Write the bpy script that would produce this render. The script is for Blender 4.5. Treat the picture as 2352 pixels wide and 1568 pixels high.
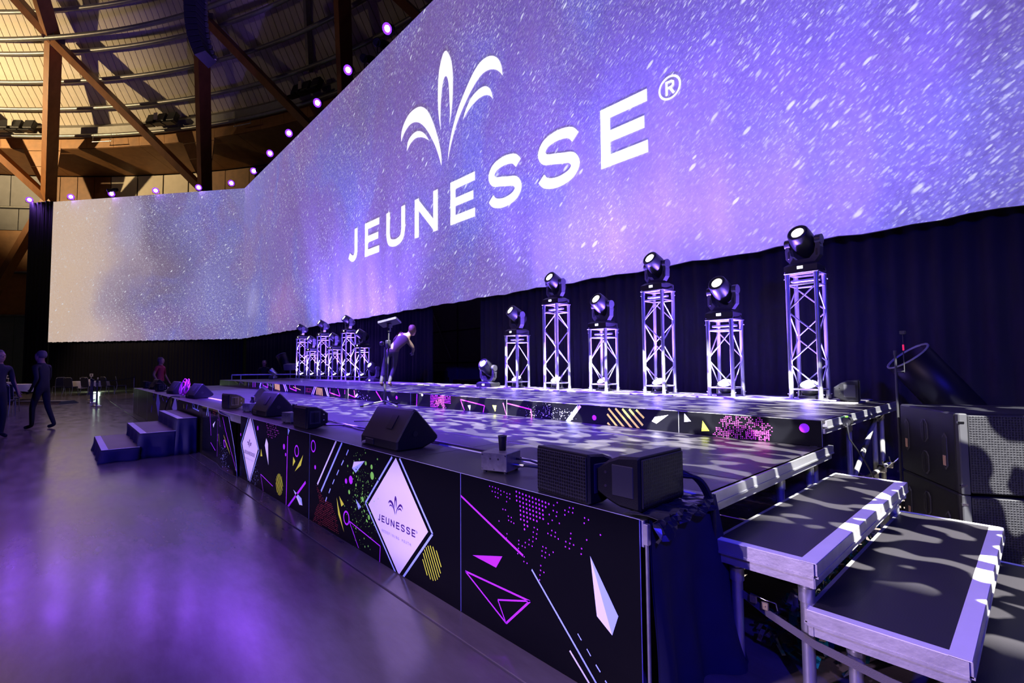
import bpy, bmesh, math, random
from mathutils import Vector, Matrix
sc = bpy.context.scene
for o in list(bpy.data.objects): bpy.data.objects.remove(o, do_unlink=True)
COL = sc.collection
PI = math.pi
random.seed(11)
def lin(r, g, b):
    f = lambda c: (c/255/12.92) if c <= 10 else ((c/255+.055)/1.055)**2.4
    return (f(r), f(g), f(b), 1)

# ---------------------------------------------------------------- camera
YAW, PITCH, ROLL = .744, .0496, -.008
cam = bpy.data.cameras.new('camera'); cam.sensor_width = 36; cam.lens = 1119.5/2352*36
cam.clip_start = .05; cam.clip_end = 300
cam_ob = bpy.data.objects.new('camera', cam); COL.objects.link(cam_ob)
fw = Vector((-math.cos(YAW)*math.cos(PITCH), math.sin(YAW)*math.cos(PITCH), math.sin(PITCH)))
rt = Vector((math.sin(YAW), math.cos(YAW), 0)); up = rt.cross(fw)
r2 = rt*math.cos(ROLL)+up*math.sin(ROLL); u2 = up*math.cos(ROLL)-rt*math.sin(ROLL)
M4 = Matrix((r2, u2, -fw)).transposed().to_4x4(); M4.translation = (0, 0, 1.435)
cam_ob.matrix_world = M4
sc.camera = cam_ob

# ---------------------------------------------------------------- world, exposure
w = bpy.data.worlds.new('hall_air'); sc.world = w; w.use_nodes = True
w.node_tree.nodes['Background'].inputs[0].default_value = (.10, .08, .16, 1)
w.node_tree.nodes['Background'].inputs[1].default_value = .035
vs = sc.view_settings; vs.view_transform = 'Standard'; vs.look = 'None'; vs.exposure = 0; vs.gamma = 1
vs.use_curve_mapping = False
sc.cycles.use_denoising = True; sc.cycles.max_bounces = 6; sc.cycles.sample_clamp_indirect = 6

# ---------------------------------------------------------------- lights of the hall (hung outside the frame) and added fills
def look(o, target):
    o.rotation_euler = (Vector(target)-o.location).to_track_quat('-Z', 'Y').to_euler()
def light(name, kind, loc, target, energy, col, size=.2, spot=60, blend=.3):
    l = bpy.data.lights.new(name, kind); l.energy = energy; l.color = col
    if kind == 'SPOT': l.spot_size = math.radians(spot); l.spot_blend = blend; l.shadow_soft_size = size
    elif kind == 'POINT': l.shadow_soft_size = size
    elif kind == 'AREA': l.size = size
    o = bpy.data.objects.new(name, l); COL.objects.link(o); o.location = loc
    if target is not None: look(o, target)
    return o
# warm work light washing the dome from the left side of the hall
light('dome_work_light', 'SPOT', (-45, -18.5, 16.5), (-51, 0, 21), 24000, (1, .72, .36), .25, 74, .9)
light('dome_fill_light', 'SPOT', (-31, -22, 10), (-38, 6, 21), 900, (1, .72, .45), .6, 80, .6)  # added fill without a fixture, lifts the right part of the dome
# warm house light over the audience floor
light('house_light', 'SPOT', (-9, -10, 12), (-5, -.5, 0), 1150, (1, .58, .28), .3, 75, .6)
light('far_table_fill', 'SPOT', (-34, -6, 10), (-36, 1, 0), 1100, (1, .7, .5), .3, 60, .6)  # unseen lamp added to brighten the far tables and chairs
# violet and blue wash over the audience floor and stage
light('blue_wash', 'SPOT', (0, -8, 7), (-10.4, 1.0, .2), 5200, (.10, .06, 1), .2, 24, .6)  # extra blue spot added to brighten the drapes of the left steps
light('blue_wash', 'SPOT', (6, -6, 8), (-4.5, 1.5, .5), 7000, (.03, .02, 1), .2, 75, .6)
# moving lights over the front of the stage throwing a broken camouflage pattern, framed by their shutters
def shuttered(loc, target, energy, col, spot, lo, hi, scale=0, seed=0, name='profile_light_beam', soft=.01):
    o = light(name, 'SPOT', loc, target, energy, col, soft, spot, .25)
    fz = (Vector(loc)-Vector(target)).normalized(); ax = Vector((1, 0, 0)); ax = (ax-fz*ax.dot(fz)).normalized(); o.rotation_euler = Matrix((ax, fz.cross(ax), fz)).transposed().to_euler()
    gl = o.data; gl.use_nodes = True; nt = gl.node_tree
    tc = nt.nodes.new('ShaderNodeTexCoord'); sx = nt.nodes.new('ShaderNodeSeparateXYZ'); nt.links.new(tc.outputs['Normal'], sx.inputs[0])
    def op(kind, a, b):
        m = nt.nodes.new('ShaderNodeMath'); m.operation = kind
        for i, q in enumerate((a, b)):
            if hasattr(q, 'is_output'): nt.links.new(q, m.inputs[i])
            else: m.inputs[i].default_value = q
        return m.outputs[0]
    def rng(src, a, b):
        r = nt.nodes.new('ShaderNodeMapRange'); r.inputs[1].default_value = a; r.inputs[2].default_value = b; nt.links.new(src, r.inputs[0]); return r.outputs[0]
    x, y = op('DIVIDE', sx.outputs[0], sx.outputs[2]), op('DIVIDE', sx.outputs[1], sx.outputs[2])
    g = op('MULTIPLY', rng(y, -hi, -hi+.012), rng(y, -lo, -lo-.012))
    if scale:
        cx = nt.nodes.new('ShaderNodeCombineXYZ'); cx.inputs[2].default_value = seed
        nt.links.new(op('MULTIPLY', x, .6), cx.inputs[0]); nt.links.new(y, cx.inputs[1])
        ns = nt.nodes.new('ShaderNodeTexNoise'); ns.inputs['Scale'].default_value = scale; ns.inputs['Detail'].default_value = .3; ns.inputs['Distortion'].default_value = .25
        nt.links.new(cx.outputs[0], ns.inputs['Vector']); g = op('MULTIPLY', g, rng(ns.outputs[0], .55, .57))
    nt.links.new(g, nt.nodes['Emission'].inputs['Strength'])
shuttered((4.6, -1.6, 11.5), (-.7, 4.7, .8), 105000, (1, .98, .94), 40, -.14, .13, 92, 0, 'gobo_light')
shuttered((-2.6, -1.5, 12), (-5.6, 4.8, .9), 125000, (1, .98, .94), 40, -.15, .14, 92, 3.1, 'gobo_light')
shuttered((-9.3, -1.5, 12), (-9.3, 4.7, .9), 110000, (.15, .06, 1), 62, -.205, .14, name='violet_wash', soft=.1)
# front wash on the printed boards, its top shutter at the deck edge
shuttered((-6.5, -16, 2.7), (-3.2, 1.75, .55), 15000, (.66, .47, 1), 46, -.034, .018, name='front_wash', soft=.1)
# violet wash from above the hall on the right-hand steps
light('step_wash', 'SPOT', (-4.5, -7, 9), (-.6, 3.0, .4), 4300, (.66, .48, 1), .15, 26, .6)

# ---------------------------------------------------------------- materials
class NT:
    def __init__(s, m): s.t = m.node_tree; s.n = s.t.nodes; s.l = s.t.links
    def node(s, typ, **kw):
        x = s.n.new('ShaderNode'+typ)
        for k, v in kw.items():
            if k in ('op',): x.operation = v
            else: setattr(x, k, v)
        return x
    def put(s, sock, v):
        if hasattr(v, 'is_output'): s.l.new(v, sock)
        else: sock.default_value = v
    def math(s, op, a, b=0, c=0):
        x = s.node('Math', op=op); s.put(x.inputs[0], a); s.put(x.inputs[1], b); s.put(x.inputs[2], c); return x.outputs[0]
    def mix(s, f, a, b, typ='MIX'):
        x = s.node('Mix', data_type='RGBA', blend_type=typ); s.put(x.inputs['Factor'], f); s.put(x.inputs[6], a); s.put(x.inputs[7], b); return x.outputs[2]
    def rng(s, v, a, b, c=0, d=1, smooth=False):
        x = s.node('MapRange'); x.interpolation_type = 'SMOOTHSTEP' if smooth else 'LINEAR'
        for i, q in enumerate((v, a, b, c, d)): s.put(x.inputs[i], q)
        return x.outputs[0]
    def noise(s, vec, scale, detail=2, rough=.5, dist=0, dim='3D'):
        x = s.node('TexNoise', noise_dimensions=dim)
        if vec is not None: s.put(x.inputs['Vector'], vec)
        x.inputs['Scale'].default_value = scale; x.inputs['Detail'].default_value = detail; x.inputs['Roughness'].default_value = rough; x.inputs['Distortion'].default_value = dist
        return x.outputs[0]
    def mapping(s, vec, loc=(0,0,0), rot=(0,0,0), scale=(1,1,1)):
        x = s.node('Mapping'); s.put(x.inputs[0], vec); x.inputs[1].default_value = loc; x.inputs[2].default_value = rot; x.inputs[3].default_value = scale; return x.outputs[0]
MATS = {}
def mat(name, col, rough=.5, metal=0, var=.15, vscale=6, bump=0, bscale=60, emit=0, ecol=None, spec=.5, stretch=None):
    if name in MATS: return MATS[name]
    m = bpy.data.materials.new(name); m.use_nodes = True; t = NT(m); b = t.n['Principled BSDF']
    b.inputs['Roughness'].default_value = rough; b.inputs['Metallic'].default_value = metal; b.inputs['Specular IOR Level'].default_value = spec
    tc = t.node('TexCoord').outputs['Object']
    if stretch: tc = t.mapping(tc, scale=stretch)
    n = t.noise(tc, vscale, 3)
    c2 = tuple(max(0, c*(1-var*1.6)) for c in col[:3])+(1,); c1 = tuple(min(1, c*(1+var)) for c in col[:3])+(1,)
    t.l.new(t.mix(n, c2, c1), b.inputs['Base Color'])
    if bump:
        bn = t.node('Bump'); bn.inputs['Strength'].default_value = bump; bn.inputs['Distance'].default_value = .01
        t.l.new(t.noise(tc, bscale, 3), bn.inputs['Height']); t.l.new(bn.outputs[0], b.inputs['Normal'])
    if emit:
        b.inputs['Emission Color'].default_value = ecol or col; b.inputs['Emission Strength'].default_value = emit
    MATS[name] = m; return m

BLACK = mat('black_plastic', (.012, .012, .014), .38, bump=.15, bscale=220)
BLKMET = mat('black_painted_metal', (.02, .02, .022), .42)
SPKMAT = mat('textured_black_paint', (.007, .007, .009), .5, bump=.25, bscale=300, spec=.25)
RUBBER = mat('black_rubber', (.012, .012, .012), .6)
ALU = mat('bare_aluminium', (.62, .62, .64), .32, .85, var=.1, vscale=14, bump=.05)
ALUD = mat('worn_aluminium', (.50, .49, .47), .45, .7, var=.3, vscale=9, bump=.08)
STEEL = mat('galvanised_steel', (.38, .38, .39), .4, .8, var=.3, vscale=20)
CHROME = mat('polished_steel', (.7, .7, .72), .15, 1, var=.05)
TAPE = mat('white_edge_tape', (.78, .77, .76), .6, var=.06, bump=.05)
DECK = None
WOODB = mat('laminated_timber', (.33, .125, .035), .45, var=.3, vscale=3, stretch=(1, 1, .3))
WOODP = mat('plywood_lining', (.42, .19, .055), .5, var=.25, vscale=2.5)
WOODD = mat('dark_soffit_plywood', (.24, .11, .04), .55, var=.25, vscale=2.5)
ROOFW = mat('cream_roof_board', (.62, .55, .45), .6, var=.08, vscale=3)
WALLW = mat('cream_wall_panel', (.60, .53, .43), .6, var=.1, vscale=2)
WALLG = mat('grey_wall_panel', (.22, .22, .23), .6, var=.15, vscale=2)
TUBE = mat('grey_steel_tube', (.30, .30, .29), .4, .5, var=.2, vscale=4)
TRAYM = mat('grey_gutter_metal', (.27, .26, .24), .5, .3, var=.15, vscale=5)
DRAPE = mat('black_drape', (.004, .004, .006), .8, var=.2, vscale=12)
DRAPEB = mat('navy_black_drape', (.0016, .0016, .010), .85, var=.2, vscale=12)
NAVYD = mat('navy_step_drape', (.005, .005, .034), .8, var=.25, vscale=9)
CLOTH = mat('white_tablecloth', (.72, .68, .66), .8, var=.08)
SEATF = mat('navy_seat_fabric', (.02, .02, .035), .8, var=.2, vscale=20)
PANEL = mat('black_printed_board', (.0035, .0035, .005), .24, var=.1, vscale=3, spec=.15)
CORE = mat('white_board_edge', (.8, .8, .82), .4, var=.05)
SKIN = mat('skin', (.42, .22, .15), .5, var=.1, vscale=14)
PRC = dict(pu=(.58, .04, .95), pk=(.85, .07, .6), wh=(.86, .86, .9), lb=(.42, .56, .98), ye=(.74, .86, .05), gr=(.25, .80, .08), rd=(.6, .05, .07), lav=(.84, .80, .88), nav=(.07, .015, .16), gy=(.45, .38, .55))
PRM = {k: mat('print_'+{'pu':'purple','pk':'magenta','wh':'white','lb':'sky_blue','ye':'yellow','gr':'green','rd':'dark_red','lav':'off_white','nav':'deep_violet','gy':'pale_grey'}[k], v+(1,), .3, var=.04) for k, v in PRC.items()}

def deck_material():
    m = bpy.data.materials.new('stage_deck_phenolic'); m.use_nodes = True; t = NT(m); b = t.n['Principled BSDF']
    oc = t.node('TexCoord').outputs['Object']
    n = t.noise(oc, 1.2, 2)
    t.l.new(t.mix(n, (.016, .015, .017, 1), (.025, .023, .026, 1)), b.inputs['Base Color'])
    t.put(b.inputs['Roughness'], t.rng(n, .3, .7, .36, .42)); b.inputs['Specular IOR Level'].default_value = .32
    wv = t.node('TexVoronoi', feature='F1'); t.put(wv.inputs['Vector'], t.mapping(oc, scale=(1, 1, 1))); wv.inputs['Scale'].default_value = 95; wv.inputs['Randomness'].default_value = 0
    bp = t.node('Bump'); bp.inputs['Strength'].default_value = .10; bp.inputs['Distance'].default_value = .003
    t.l.new(wv.outputs['Distance'], bp.inputs['Height']); t.l.new(bp.outputs[0], b.inputs['Normal'])
    return m
DECK = deck_material()
def floor_material():
    m = bpy.data.materials.new('polished_concrete'); m.use_nodes = True; t = NT(m); b = t.n['Principled BSDF']
    oc = t.node('TexCoord').outputs['Object']
    n = t.noise(oc, .6, 5, .6); n2 = t.noise(t.mapping(oc, rot=(0, 0, .5), scale=(1, 3.5, 1)), 1.4, 5, .65); n3 = t.noise(oc, 14, 4, .7)
    base = t.mix(t.rng(t.math('ADD', n, n2), .7, 1.3), (.088, .070, .058, 1), (.185, .155, .132, 1))
    sp = t.rng(t.noise(t.mapping(oc, rot=(0, 0, 1.1), scale=(7, 1.6, 1)), 2.6, 3, .6), .79, .83)
    base = t.mix(t.math('MULTIPLY', sp, .75), base, (.03, .026, .022, 1))
    t.l.new(base, b.inputs['Base Color'])
    t.put(b.inputs['Roughness'], t.rng(n2, .3, .7, .16, .25)); b.inputs['Specular IOR Level'].default_value = .62
    bp = t.node('Bump'); bp.inputs['Strength'].default_value = .03; bp.inputs['Distance'].default_value = .01
    t.l.new(t.noise(oc, 9, 4, .6), bp.inputs['Height']); t.l.new(bp.outputs[0], b.inputs['Normal'])
    return m
FLOORM = floor_material()
def grille_material():
    m = bpy.data.materials.new('perforated_steel_grille'); m.use_nodes = True; t = NT(m); b = t.n['Principled BSDF']
    oc = t.node('TexCoord').outputs['Object']
    v = t.node('TexVoronoi', feature='F1', voronoi_dimensions='3D'); t.put(v.inputs['Vector'], oc); v.inputs['Scale'].default_value = 62; v.inputs['Randomness'].default_value = .12
    h = t.rng(v.outputs['Distance'], .36, .46)
    t.l.new(t.mix(h, (.004, .004, .005, 1), (.022, .022, .024, 1)), b.inputs['Base Color']); b.inputs['Roughness'].default_value = .45; b.inputs['Specular IOR Level'].default_value = .25
    bp = t.node('Bump'); bp.inputs['Strength'].default_value = .7; bp.inputs['Distance'].default_value = .004; t.l.new(h, bp.inputs['Height']); t.l.new(bp.outputs[0], b.inputs['Normal'])
    return m
GRILLE = grille_material()
def screen_material():
    m = bpy.data.materials.new('projected_night_sky'); m.use_nodes = True; t = NT(m); b = t.n['Principled BSDF']
    ANG = -.70; uv = t.node('UVMap').outputs[0]; s = t.node('SeparateXYZ'); t.l.new(uv, s.inputs[0]); u, v = s.outputs[0], s.outputs[1]
    warp = t.noise(uv, .16, 3, .55, 0, '2D'); uw = t.math('ADD', u, t.rng(warp, 0, 1, -3.5, 3.5))
    cr = t.node('ValToRGB'); t.put(cr.inputs[0], t.math('DIVIDE', uw, 56))
    stops = [(0, (214, 186, 164)), (2.6, (204, 180, 170)), (4.6, (168, 150, 168)), (7.2, (124, 108, 138)), (9, (112, 104, 156)), (11, (124, 118, 182)), (14, (120, 114, 178)), (17, (122, 114, 186)), (20, (128, 104, 176)), (25, (122, 98, 172)), (30, (122, 98, 158)), (36, (112, 92, 158)), (42, (102, 88, 168)), (48, (92, 82, 164)), (55, (86, 76, 160))]
    el = cr.color_ramp.elements
    for i, (p, c) in enumerate(stops):
        e = el[i] if i < 2 else el.new(p/56)
        e.position = p/56
    for e, (p, c) in zip(sorted(el, key=lambda e: e.position), stops): e.color = lin(*c)
    base = cr.outputs[0]
    n1 = t.noise(t.mapping(uv, rot=(0, 0, .3), scale=(1, .8, 1)), .30, 5, .62, .4, '2D')
    base = t.mix(t.math('MULTIPLY', t.rng(n1, .46, .66), t.rng(u, 5, 9)), base, lin(108, 106, 192))
    n2 = t.noise(t.mapping(uv, loc=(7, 3, 0)), .22, 4, .6, .3, '2D')
    base = t.mix(t.math('MULTIPLY', t.rng(n2, .50, .68, 0, .65), t.rng(u, 4, 8)), base, lin(128, 100, 150))
    # the bluish milky band round the bend and the pink cloud low beside it
    def blob(uc, vc, ru, rv):
        d = t.math('ADD', t.math('POWER', t.math('DIVIDE', t.math('SUBTRACT', u, uc), ru), 2), t.math('POWER', t.math('DIVIDE', t.math('SUBTRACT', v, vc), rv), 2))
        return t.rng(t.math('SUBTRACT', t.math('SQRT', d), t.rng(n1, 0, 1, -.5, .5)), 1.15, .2, 0, 1, True)
    base = t.mix(t.math('MULTIPLY', blob(20.5, 4.4, 2.6, 1.5), .35), base, lin(190, 140, 214))
    base = t.mix(t.math('MULTIPLY', blob(31, 10.8, 6.5, 2.6), .6), base, lin(112, 88, 136))
    base = t.mix(t.math('MULTIPLY', blob(22.5, 9.5, 2.6, 2.6), .4), base, lin(118, 92, 142))
    base = t.mix(t.math('MULTIPLY', blob(15.4, 5.0, 1.6, 1.1), .35), base, lin(190, 184, 236))
    base = t.mix(t.math('MULTIPLY', blob(5.6, 10.2, 1.4, 2.2), .5), base, lin(176, 170, 208))
    base = t.mix(t.math('MULTIPLY', blob(11.0, 5.6, 2.4, 2.6), .5), base, lin(136, 134, 200))
    gr = t.noise(t.mapping(t.mapping(uv, rot=(0, 0, ANG)), scale=(1, 2.6, 1)), 8, 5, .75, 0, '2D')
    base = t.mix(1, base, t.node('CombineColor').outputs[0], 'MIX') if False else base
    ga = t.rng(u, 2, 8, .12, .38); gm = t.math('ADD', 1, t.math('MULTIPLY', ga, t.rng(gr, .3, .7, -1, 1)))
    gc = t.node('CombineXYZ'); [t.put(gc.inputs[k], gm) for k in range(3)]
    base = t.mix(1.0, base, gc.outputs[0], 'MULTIPLY')
    # stars: four sizes, drawn out along one slant on the main screen
    dens = t.rng(t.noise(uv, .34, 3, .6, 0, '2D'), .35, .65, .35, 1)
    def stars(along, across, rad, thr, bright, seed):
        q = t.mapping(uv, loc=(seed, seed*1.7, 0), rot=(0, 0, ANG), scale=(1, 1, 1))
        q = t.mapping(q, scale=(1/along, 1/across, 1))
        vo = t.node('TexVoronoi', voronoi_dimensions='2D', feature='F1'); t.put(vo.inputs['Vector'], q); vo.inputs['Scale'].default_value = 1
        sep = t.node('SeparateColor'); t.l.new(vo.outputs['Color'], sep.inputs[0])
        r = t.math('MULTIPLY', t.rng(sep.outputs[1], 0, 1, .45, 1), rad)
        d = t.rng(vo.outputs['Distance'], r, t.math('MULTIPLY', r, .45))
        on = t.math('GREATER_THAN', sep.outputs[0], thr)
        return t.math('MULTIPLY', t.math('MULTIPLY', d, on), t.math('MULTIPLY', t.rng(sep.outputs[2], 0, 1, .35, 1), bright))
    cloud = t.rng(n1, .40, .62, .25, 1)
    st = t.math('ADD', t.math('MULTIPLY', stars(.15, .050, .34, .2, .5, 1.3), dens), t.math('ADD', t.math('MULTIPLY', stars(.27, .085, .28, .4, .85, 5.1), dens), stars(.75, .30, .14, .62, 1.0, 9.7)))
    st = t.math('ADD', st, t.math('MULTIPLY', stars(.075, .04, .36, .25, .42, 3.3), cloud))
    st = t.math('MINIMUM', st, 1)
    base = t.mix(st, base, (.86, .90, 1, 1))
    b.inputs['Base Color'].default_value = (.42, .42, .44, 1); b.inputs['Roughness'].default_value = .9; b.inputs['Specular IOR Level'].default_value = .1
    t.l.new(base, b.inputs['Emission Color']); b.inputs['Emission Strength'].default_value = .86
    return m
SCREENM = screen_material()
LOGOW = mat('projected_white', (.5, .5, .5, 1), .9, var=.02, emit=1.0, ecol=(1, 1, 1, 1))
LENSV = mat('lit_violet_lens', (.2, .1, 1), .3, var=0, emit=250, ecol=(.36, .14, 1, 1))
LENSW = mat('lit_white_lens', (1, .95, .8), .3, var=0, emit=14, ecol=(1, .93, .72, 1))
LENSU = mat('lit_uplight_lens', (.6, .55, 1), .3, var=0, emit=45, ecol=(.40, .30, 1, 1))
DISPL = mat('lit_display', (.8, .8, 1), .3, var=0, emit=3, ecol=(.85, .8, 1, 1))

# ---------------------------------------------------------------- mesh helpers
class MB:
    def __init__(s): s.v = []; s.f = []; s.m = []; s.sm = []
    def add(s, pts, faces, mi=0, smooth=False):
        b = len(s.v); s.v += [tuple(p) for p in pts]; s.f += [tuple(i+b for i in f) for f in faces]; s.m += [mi]*len(faces); s.sm += [smooth]*len(faces); return s
    def box(s, c, size, mi=0, rot=None):
        hx, hy, hz = (q/2 for q in size); P = [Vector((x, y, z)) for x in (-hx, hx) for y in (-hy, hy) for z in (-hz, hz)]
        if rot is not None: P = [rot @ p for p in P]
        return s.add([p+Vector(c) for p in P], [(0,1,3,2), (4,6,7,5), (0,4,5,1), (2,3,7,6), (0,2,6,4), (1,5,7,3)], mi)
    def bb(s, lo, hi, mi=0): return s.box([(a+b)/2 for a, b in zip(lo, hi)], [abs(b-a) for a, b in zip(lo, hi)], mi)
    def cyl(s, p0, p1, r, n=10, r2=None, mi=0, cap=True, smooth=True):
        p0, p1 = Vector(p0), Vector(p1); d = (p1-p0).normalized(); r2 = r if r2 is None else r2
        a = d.orthogonal().normalized(); b = d.cross(a)
        ring = [[p+(a*math.cos(2*PI*k/n)+b*math.sin(2*PI*k/n))*q for k in range(n)] for p, q in ((p0, r), (p1, r2))]
        s.add(ring[0]+ring[1], [(k, (k+1) % n, n+(k+1) % n, n+k) for k in range(n)], mi, smooth)
        if cap: s.add(ring[0]+ring[1], [tuple(range(n-1, -1, -1)), tuple(range(n, 2*n))], mi)
        return s
    def lathe(s, prof, n=16, mi=0, axis=None, o=(0,0,0), smooth=True):
        q = Vector(axis or (0, 0, 1)).to_track_quat('Z', 'Y'); P = []
        for r, z in prof: P += [q @ Vector((r*math.cos(2*PI*k/n), r*math.sin(2*PI*k/n), z))+Vector(o) for k in range(n)]
        F = [(i*n+k, i*n+(k+1) % n, (i+1)*n+(k+1) % n, (i+1)*n+k) for i in range(len(prof)-1) for k in range(n)]
        return s.add(P, F, mi, smooth)
    def tube(s, pts, r, n=8, mi=0):
        pts = [Vector(p) for p in pts]; rings = []; prev = None
        for i, p in enumerate(pts):
            d = (pts[min(i+1, len(pts)-1)]-pts[max(i-1, 0)]).normalized()
            a = d.orthogonal().normalized() if prev is None else (prev-d*prev.dot(d)).normalized()
            prev = a; b = d.cross(a)
            rings += [p+(a*math.cos(2*PI*k/n)+b*math.sin(2*PI*k/n))*r for k in range(n)]
        F = [(i*n+k, i*n+(k+1) % n, (i+1)*n+(k+1) % n, (i+1)*n+k) for i in range(len(pts)-1) for k in range(n)]
        s.add(rings, F, mi, True); m = len(rings)
        return s.add(rings[:n]+rings[-n:], [tuple(range(n-1, -1, -1)), tuple(range(n, 2*n))], mi)
    def hull(s, pts, mi=0, smooth=False):
        bm = bmesh.new(); [bm.verts.new(p) for p in pts]; bmesh.ops.convex_hull(bm, input=bm.verts)
        bmesh.ops.delete(bm, geom=[v for v in bm.verts if not v.link_faces], context='VERTS')
        bmesh.ops.dissolve_limit(bm, angle_limit=.02, verts=bm.verts, edges=bm.edges)
        bmesh.ops.recalc_face_normals(bm, faces=bm.faces); bm.verts.index_update()
        s.add([v.co.copy() for v in bm.verts], [tuple(v.index for v in f.verts) for f in bm.faces], mi, smooth); bm.free(); return s
    def rbox(s, lo, hi, b=.01, mi=0):
        P = []
        for x in (0, 1):
            for y in (0, 1):
                for z in (0, 1):
                    c = [(hi if k else lo)[i] for i, k in enumerate((x, y, z))]; d = [(-1 if k else 1)*b for k in (x, y, z)]
                    for ax in range(3): P.append([c[i]+(0 if i == ax else d[i]) for i in range(3)])
        return s.hull(P, mi)
    def prism(s, prof, ax, lo, hi, b=0, mi=0):
        # convex profile (two coords of the other axes, in order) swept along axis ax, ends bevelled by b
        c = (sum(p[0] for p in prof)/len(prof), sum(p[1] for p in prof)/len(prof)); P = []
        def at(p, t): q = list(p); q.insert(ax, t); return q
        for t, k in ((lo, 0), (lo+b, 1), (hi-b, 1), (hi, 0)):
            for p in prof:
                d = math.hypot(p[0]-c[0], p[1]-c[1]); f = 1 if k else max(0, 1-b/d); P.append(at((c[0]+(p[0]-c[0])*f, c[1]+(p[1]-c[1])*f), t))
        return s.hull(P, mi)
    def mesh(s, name, mats):
        me = bpy.data.meshes.new(name); me.from_pydata(s.v, [], s.f)
        for m in (mats if isinstance(mats, (list, tuple)) else [mats]): me.materials.append(m)
        me.polygons.foreach_set('material_index', s.m); me.polygons.foreach_set('use_smooth', s.sm); me.update(); return me
def ob(name, data, parent=None, loc=(0,0,0), rot=(0,0,0), mats=None):
    me = data.mesh(name, mats) if isinstance(data, MB) else data
    o = bpy.data.objects.new(name, me); COL.objects.link(o); o.location = loc; o.rotation_euler = rot
    if parent is not None: o.parent = parent
    return o
def tag(o, label, cat, group=None, kind=None):
    if label: o['label'] = label
    if cat: o['category'] = cat
    if group: o['group'] = group
    if kind: o['kind'] = kind
    return o
def thing(name, label, cat, loc=(0,0,0), rz=0, group=None):
    o = bpy.data.objects.new(name, None); COL.objects.link(o); o.location = loc; o.rotation_euler = (0, 0, rz); o.empty_display_size = .1
    return tag(o, label, cat, group)
def struct(o): o['kind'] = 'structure'; return o
def copy_tree(o, parent=None):
    c = o.copy(); COL.objects.link(c); c.parent = parent
    for ch in list(o.children): copy_tree(ch, c)
    return c
def arc(n): return [2*PI*k/n for k in range(n)]
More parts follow.
